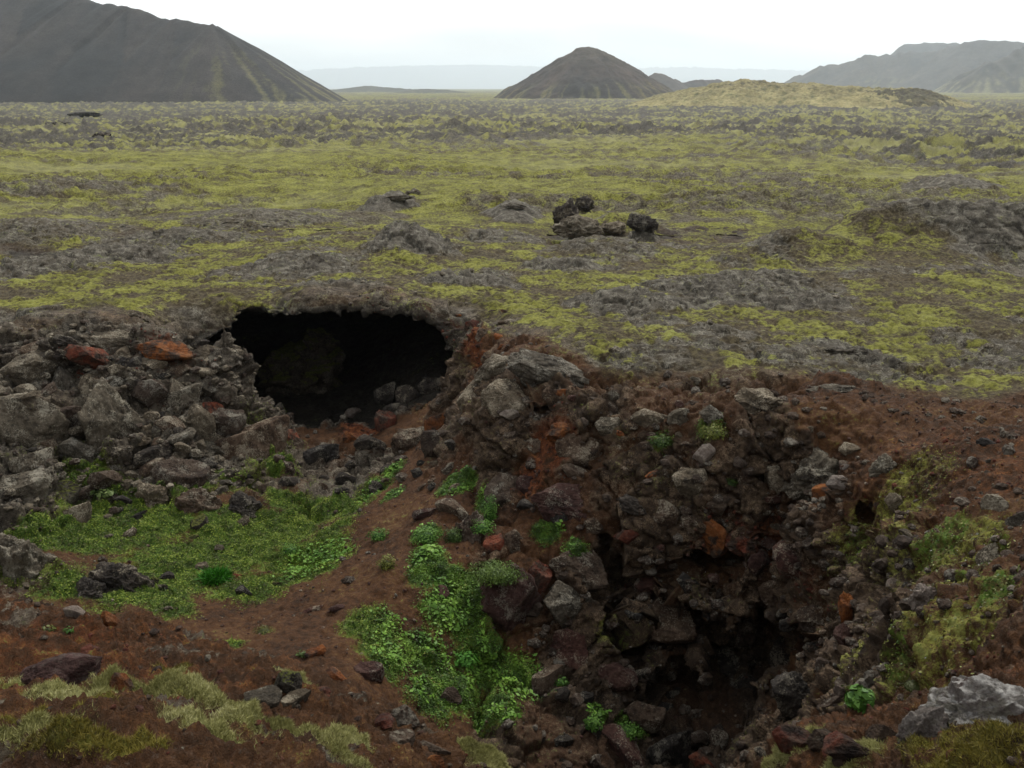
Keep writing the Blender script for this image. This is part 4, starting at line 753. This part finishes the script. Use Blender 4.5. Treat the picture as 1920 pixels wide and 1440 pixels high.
ZONES = [((20, 640, 430, 940), 74, (24, 74), ('grey', 'grey', 'grey', 'brown', 'dark')), ((430, 830, 860, 920), 30, (16, 40), ('dark', 'brown', 'brown', 'dark')), ((880, 700, 1340, 900), 26, (16, 50), ('grey', 'brown', 'brown', 'maroon', 'orange')),
         ((930, 890, 1560, 1120), 22, (18, 56), ('brown', 'maroon', 'red', 'brown', 'dark')), ((1040, 1150, 1560, 1430), 30, (20, 60), ('dark', 'dark', 'brown')), ((1420, 780, 1900, 1200), 26, (8, 24), ('grey', 'brown', 'pale')),
         ((860, 580, 960, 740), 10, (14, 30), ('red', 'orange', 'brown')), ((30, 930, 560, 1150), 16, (16, 36), ('grey', 'dark', 'mossy'))]
srng = np.random.default_rng(21)
for (x0, y0, x1, y1), n, (w0, w1_), mats in ZONES:
    got = tries = 0
    while got < n and tries < n * 40:
        tries += 1; px, py = srng.uniform(x0, x1), srng.uniform(y0, y1); w = w0 + (w1_ - w0) * srng.random() ** 1.8; h = w * srng.uniform(.45, .95)
        if any(abs(px - a) < (w + b) * .36 and abs(py - c) < (h + e) * .36 for a, c, b, e, _ in PLACED): continue
        if 400 < px < 860 and 570 < py < 800: continue
        mat = mats[srng.integers(len(mats))]; lab = describe(px, py, w, mat)
        if lab and rock_thing(px, py, w, h, mat, ('block', 'block', 'block', 'crag')[srng.integers(4)], lab, name='stone', sink=.14 if px < 430 else .5, group='stones wedged between the bigger boulders', tilt=srng.normal() * .25): got += 1

# loose rubble: nobody could count it
def area_sample(weight, n, seed):        # points spread over the near ground by mask weight
    w = weight[GQ].mean(1); k = np.where(w > .02)[0]; q = GQ[k]
    ar = np.linalg.norm(np.cross(GV[q[:, 2]] - GV[q[:, 0]], GV[q[:, 3]] - GV[q[:, 1]]), axis=1) * w[k]; r = np.random.default_rng(seed)
    f = q[r.choice(len(k), n, p=ar / ar.sum())]; a, b = r.random((n, 1)), r.random((n, 1))
    P = (GV[f[:, 0]] * (1 - a) + GV[f[:, 1]] * a) * (1 - b) + (GV[f[:, 3]] * (1 - a) + GV[f[:, 2]] * a) * b
    N = NB[f[:, 0]]; return P, N, r
def rubble(name, weight, n, s0, s1, mat, seed):
    P, N, r = area_sample(weight, n, seed); V, Fc = ICO2; s = s0 * (s1 / s0) ** (r.random(n) ** 2.2)
    sh = 1 + .35 * r.normal(size=(n, len(V), 1)).clip(-1, 1) * .5; ax = r.uniform(.6, 1.2, (n, 1, 3)) * np.array([1, 1, .75])
    th = r.random(n) * 6.28; c, s_ = np.cos(th), np.sin(th); W = V[None] * sh * ax; W = np.stack([W[..., 0] * c[:, None] - W[..., 1] * s_[:, None], W[..., 0] * s_[:, None] + W[..., 1] * c[:, None], W[..., 2]], -1)
    W = W * s[:, None, None] + (P + N * s[:, None] * .2)[:, None]; Q = (Fc[None] + (np.arange(n) * len(V))[:, None, None]).reshape(-1, 3)
    return tag(link(name, npmesh(name, W.reshape(-1, 3), Q, False), mat), kind='stuff')
nearpit = (1 - PLAIN) * (1 - LEDGE) * (1 - sstep(31, 32, GV[:, 1]))
rubble('rubble', nearpit * (np.clip(rock, 0, 1) * 1.0 + .05) * (1 - green * .8), 5200, .025, .16, ROCK['brown'], 31)
rubble('grey_rubble', nearpit * leftwall + PLAIN * np.clip(rock, 0, 1) * .12 * (1 - sstep(34, 44, R)), 3600, .025, .15, ROCK['grey'], 32)
rubble('slope_rubble', inpit * (1 - LEDGE) * sstep(.25, .32, UU) * (1 - sstep(24, 27, R)) * sstep(-.1, .4, w1 + .2), 2600, .012, .13, ROCK['brown'], 37)
rubble('rust_gravel', (1 - PLAIN) * np.clip(rust, 0, 1) * (.25 + .75 * (1 - LEDGE)), 2200, .012, .07, ROCK['red'], 33)
rubble('soil_gravel', nearpit * (1 - np.clip(rock, 0, 1)) * (1 - green) * (1 - sstep(26, 30, R)), 8000, .008, .045, ROCK['maroon'], 34)

rubble('ledge_grit', LEDGE * (1 - np.clip(lm + lm2, 0, 1)) * sstep(-.2, .4, w2 + .2), 5000, .003, .022, ROCK['red'], 35)
rubble('ledge_stones', LEDGE * (1 - np.clip(lm + lm2, 0, 1)), 1500, .004, .03, ROCK['brown'], 36)
# ------------------------------------------------------------------ small plants
def leaves(name, P, N, r, size, palette, kind='stuff', blade=False, lift=.4, spread=1.0, core=None):
    n = len(P); nv = r.normal(size=(n, 3)); up = N * lift + nv * .45 * spread + np.array([0, 0, .25]); up /= np.linalg.norm(up, axis=1)[:, None]
    t = np.cross(up, r.normal(size=(n, 3))); t /= np.linalg.norm(t, axis=1)[:, None]; s = (size[0] * (size[1] * 1.35 / size[0]) ** (r.random(n) ** 1.6))[:, None]
    pal = np.array(palette); tn = np.clip(fbm(P.astype(np.float32), .5, 3, .6, 80) * .6 + .5 + r.normal(size=n) * .16, 0, .999) * (len(pal) - 1); i = tn.astype(int); fr = (tn - i)[:, None]; c = pal[i] * (1 - fr) + pal[np.minimum(i + 1, len(pal) - 1)] * fr
    if blade:
        V = np.stack([P - t * s * .09, P + t * s * .09, P + up * s + nv * s * .25], 1); Q = np.arange(3 * n).reshape(n, 3)
    else:
        b = np.cross(up, t); q = P + up * s * .5
        ax = t; wd = b * .9 + up * .3; V = np.stack([q - ax * s * .5, q + wd * s * .3 - ax * s * .05, q + ax * s * .5, q - wd * s * .3 + ax * s * .05], 1); Q = np.arange(4 * n).reshape(n, 4)
    k = V.shape[1]; VV = V.reshape(-1, 3); cc = np.repeat(c, k, 0)
    if core is not None:                 # the cushion the leaves grow on
        a, b = np.meshgrid(np.linspace(0, 1.57, 6), np.linspace(0, 6.2832, 15)); dome = np.stack([np.sin(a) * np.cos(b), np.sin(a) * np.sin(b), np.cos(a)], -1).reshape(-1, 3) * core; cq = gridfaces(15, 6) + len(VV)
        if k == 3: cq = np.concatenate([cq[:, [0, 1, 2]], cq[:, [0, 2, 3]]])
        VV = np.concatenate([VV, dome]); Q = np.concatenate([Q, cq]); cc = np.concatenate([cc, np.tile(pal[0] * 1.2, (len(dome), 1))])
    me = npmesh(name, VV, Q, False); attr(me, 'tone', cc); o = link(name, me, M_LEAF)
    if kind: tag(o, kind=kind)
    return o
GP_ = [(.016, .032, .005), (.036, .075, .009), (.07, .14, .015), (.12, .21, .025)]; YP_ = [(.03, .035, .007), (.065, .075, .012), (.12, .13, .02), (.17, .17, .04)]
gg = np.clip(green, 0, 1) * nearpit; left_ = 1 - sstep(-.19, -.12, UU)
leaves('gully_moss', *area_sample(gg ** 1.1 * left_, 130000, 41), (.014, .042), [(.04, .044, .008), (.085, .115, .012), (.135, .19, .018), (.20, .25, .03)])
leaves('herb_cover', *area_sample(gg ** 1.1 * (1 - left_) * (1 - .93 * sstep(.24, .30, UU)), 110000, 42), (.012, .042), GP_)
leaves('broad_leaves', *area_sample(gg * (1 - left_) * (1 - sstep(.08, .14, UU)) * sstep(-.1, .3, w2) + gg * left_ * blob(600, 1050, 1.0), 3500, 50), (.05, .10), [(.04, .10, .01), (.08, .17, .018), (.14, .26, .03)], lift=.9, spread=.6)
leaves('slope_moss', *area_sample((np.clip(moss, 0, 1) + .8 * gg * sstep(.24, .30, UU)) * nearpit, 60000, 43), (.015, .04), YP_)
leaves('gully_grass', *area_sample(np.maximum(gg * left_ * np.maximum(.25, blob(540, 1060, 1.2)), gg * blob(600, 1060, .8)), 22000, 44), (.03, .10), [(.03, .055, .008), (.06, .11, .012), (.12, .18, .025)], blade=True, lift=1.0, spread=.9)
leaves('ledge_moss', *area_sample(LEDGE * np.clip(lm, 0, 1) ** 1.5, 170000, 45), (.007, .018), [(.12, .115, .035), (.22, .21, .07), (.32, .31, .12), (.42, .40, .2)], blade=True, lift=.9)
leaves('golden_moss', *area_sample(LEDGE * np.clip(lm2, 0, 1) ** 1.5, 80000, 46), (.006, .016), [(.04, .035, .008), (.09, .075, .012), (.15, .12, .018), (.19, .16, .03)], blade=True, lift=.9)
leaves('brown_heath', *area_sample(LEDGE * (1 - np.clip(lm + lm2, 0, 1)), 170000, 47), (.005, .015), [(.02, .010, .006), (.045, .02, .010), (.075, .03, .013), (.11, .055, .025)], blade=True, lift=.7)
leaves('soil_litter', *area_sample(nearpit * (1 - sstep(-.2, .3, -NB[:, 2])) * (1 - green) * sstep(-.3, .0, UU + .1 * w1) * (1 - sstep(24, 27, R)), 50000, 48), (.012, .035), [(.015, .010, .006), (.035, .02, .01), (.06, .04, .02), (.10, .08, .05)], blade=True, lift=.6)
P, N, r_ = area_sample(blob(1700, 1180, 2.0) + blob(1620, 1230, .8) + .3 * blob(1250, 1000, 1.6), 320, 49)
leaves('withered_leaves', P + N * .02, N, r_, (.015, .045), [(.3, .29, .25), (.5, .49, .45)], lift=.3)
bpy.context.view_layer.update(); DG_ = bpy.context.evaluated_depsgraph_get()
def top(px, py):
    d = ray(px, py); ok, loc, nor, _, _, _ = S.ray_cast(DG_, Vector(CAM), Vector(d)); return (np.array(loc), np.array(nor)) if ok else (None, None)
def tuft(px, py, w, h, pal, label, name='plant_tuft', n=500, leaf=(.02, .05), blade=False, cat='plant'):
    P, nor = top(px, py + h * .25)
    if P is None: return
    s = ((P - CAM) @ FWD) / FPX; r = np.random.default_rng(int(px * 7 + py)); v = r.normal(size=(n, 3)); v /= np.linalg.norm(v, axis=1)[:, None]; v[:, 2] = np.abs(v[:, 2])
    q = v * np.array([w, w * .8, h * 1.1]) * s * .5 * r.uniform(.55, 1.0, (n, 1)) * (1 + .25 * fbm((v * 1.7 + px).astype(np.float32), 1, 2)[:, None])
    o = leaves(name, q, v, r, leaf, pal, None, blade, 1.0, .7, np.array([w, w * .8, h * 1.1]) * s * .5 * .55); o.location = P; tag(o, label, cat); return o
DG = [(.012, .026, .004), (.028, .055, .007), (.05, .085, .012)]; BG = [(.02, .06, .008), (.05, .12, .014), (.10, .2, .03)]; PG = [(.03, .05, .012), (.08, .12, .03), (.16, .2, .07)]
tuft(710, 1000, 46, 34, BG, 'small round leafy cushion alone on the bare dirt path', n=700)
tuft(725, 1052, 40, 44, YP_, 'yellow-green cushion on the path side below the round leafy cushion', n=700)
tuft(800, 1000, 60, 46, BG, 'dark green leafy clump left of the pitted boulder', n=1100)
tuft(850, 1000, 42, 48, DG, 'deep green clump hanging beside the pitted boulder', n=800)
tuft(928, 1068, 108, 44, DG[1:] + [(.075, .12, .016)], 'thick green grass cap on the largest red-brown boulder', n=4200, leaf=(.02, .05))
tuft(1240, 826, 44, 30, DG, 'round dark green cushion under the upper rim block', n=700)
tuft(1336, 806, 56, 44, YP_[:3] + [(.09, .12, .02)], 'larger moss cushion above the perched pale boulder', n=1100)
tuft(1369, 902, 30, 24, DG, 'tiny round green cushion on soil right of the perched pale boulder', n=400)
tuft(195, 922, 46, 18, PG, 'pale fern-like plant at the foot of the left wall', n=160, leaf=(.06, .12))
tuft(404, 1080, 62, 34, [(.015, .07, .004), (.03, .14, .008), (.05, .2, .015)], 'vivid emerald grass tuft in the middle of the gully floor', n=1500, leaf=(.06, .16), blade=True, name='grass_tuft', cat='grass')
tuft(1113, 1352, 40, 42, BG, 'round bright green cushion in the dark pit bottom', n=800)
tuft(1178, 1365, 60, 34, BG, 'wide green cushion beside the orange-brown pit rock', n=900)
tuft(1612, 1308, 40, 50, BG, 'leafy green plant on the dark right pit bank', n=700)
tuft(920, 950, 30, 90, BG, 'tall streak of bright leaves running down left of the pinkish-brown boulder', n=1100)
tuft(905, 985, 50, 40, BG, 'bright leafy clump above the pitted boulder', n=700)
tuft(1050, 1275, 34, 24, BG, 'bright leaves right behind the notched rock', n=350)
tuft(875, 1235, 46, 26, [(.03, .1, .01), (.06, .18, .02), (.1, .24, .03)], 'broad bright leaves in the shade under the largest boulder', n=240, leaf=(.05, .1))
tuft(565, 1225, 20, 16, PG, 'pale tuft on dirt near the flat orange stone', n=120)
tuft(495, 1180, 44, 22, YP_, 'isolated yellow-green patch of moss on the dirt path', n=600, leaf=(.015, .03))
tuft(545, 1028, 40, 30, BG, 'leafy hummock at the edge of gully moss and path', n=600)
tuft(90, 1178, 26, 16, YP_, 'small yellow-green sprig on the crest of the left ledge', n=90, leaf=(.008, .02))
tuft(130, 1180, 20, 14, BG, 'tiny bright sprig right of the yellow sprig on the left ledge', n=60, leaf=(.008, .018))
tuft(1720, 1280, 90, 40, YP_[:3], 'straggly dark moss cushion behind the pitted ledge rock', n=1200, leaf=(.012, .03), blade=True)

# ------------------------------------------------------------------ haze: the air between here and the far mountains
bm = bmesh.new(); bmesh.ops.create_cube(bm, size=1); me = bpy.data.meshes.new('haze'); bm.to_mesh(me); bm.free()
hz = bpy.data.objects.new('haze', me); COL.objects.link(hz); hz.scale = (56000, 56000, 620); hz.location = (0, 0, 620 / 2 - 22)
hm = bpy.data.materials.new('haze_air'); hm.use_nodes = True; hm.node_tree.nodes.clear()
ho = hm.node_tree.nodes.new('ShaderNodeOutputMaterial'); hv = hm.node_tree.nodes.new('ShaderNodeVolumePrincipled')
hv.inputs['Color'].default_value = (.85, .935, 1.0, 1); hv.inputs['Density'].default_value = 9e-5; hv.inputs['Anisotropy'].default_value = 0.6
hm.node_tree.links.new(hv.outputs['Volume'], ho.inputs['Volume']); me.materials.append(hm); tag(hz, kind='stuff')
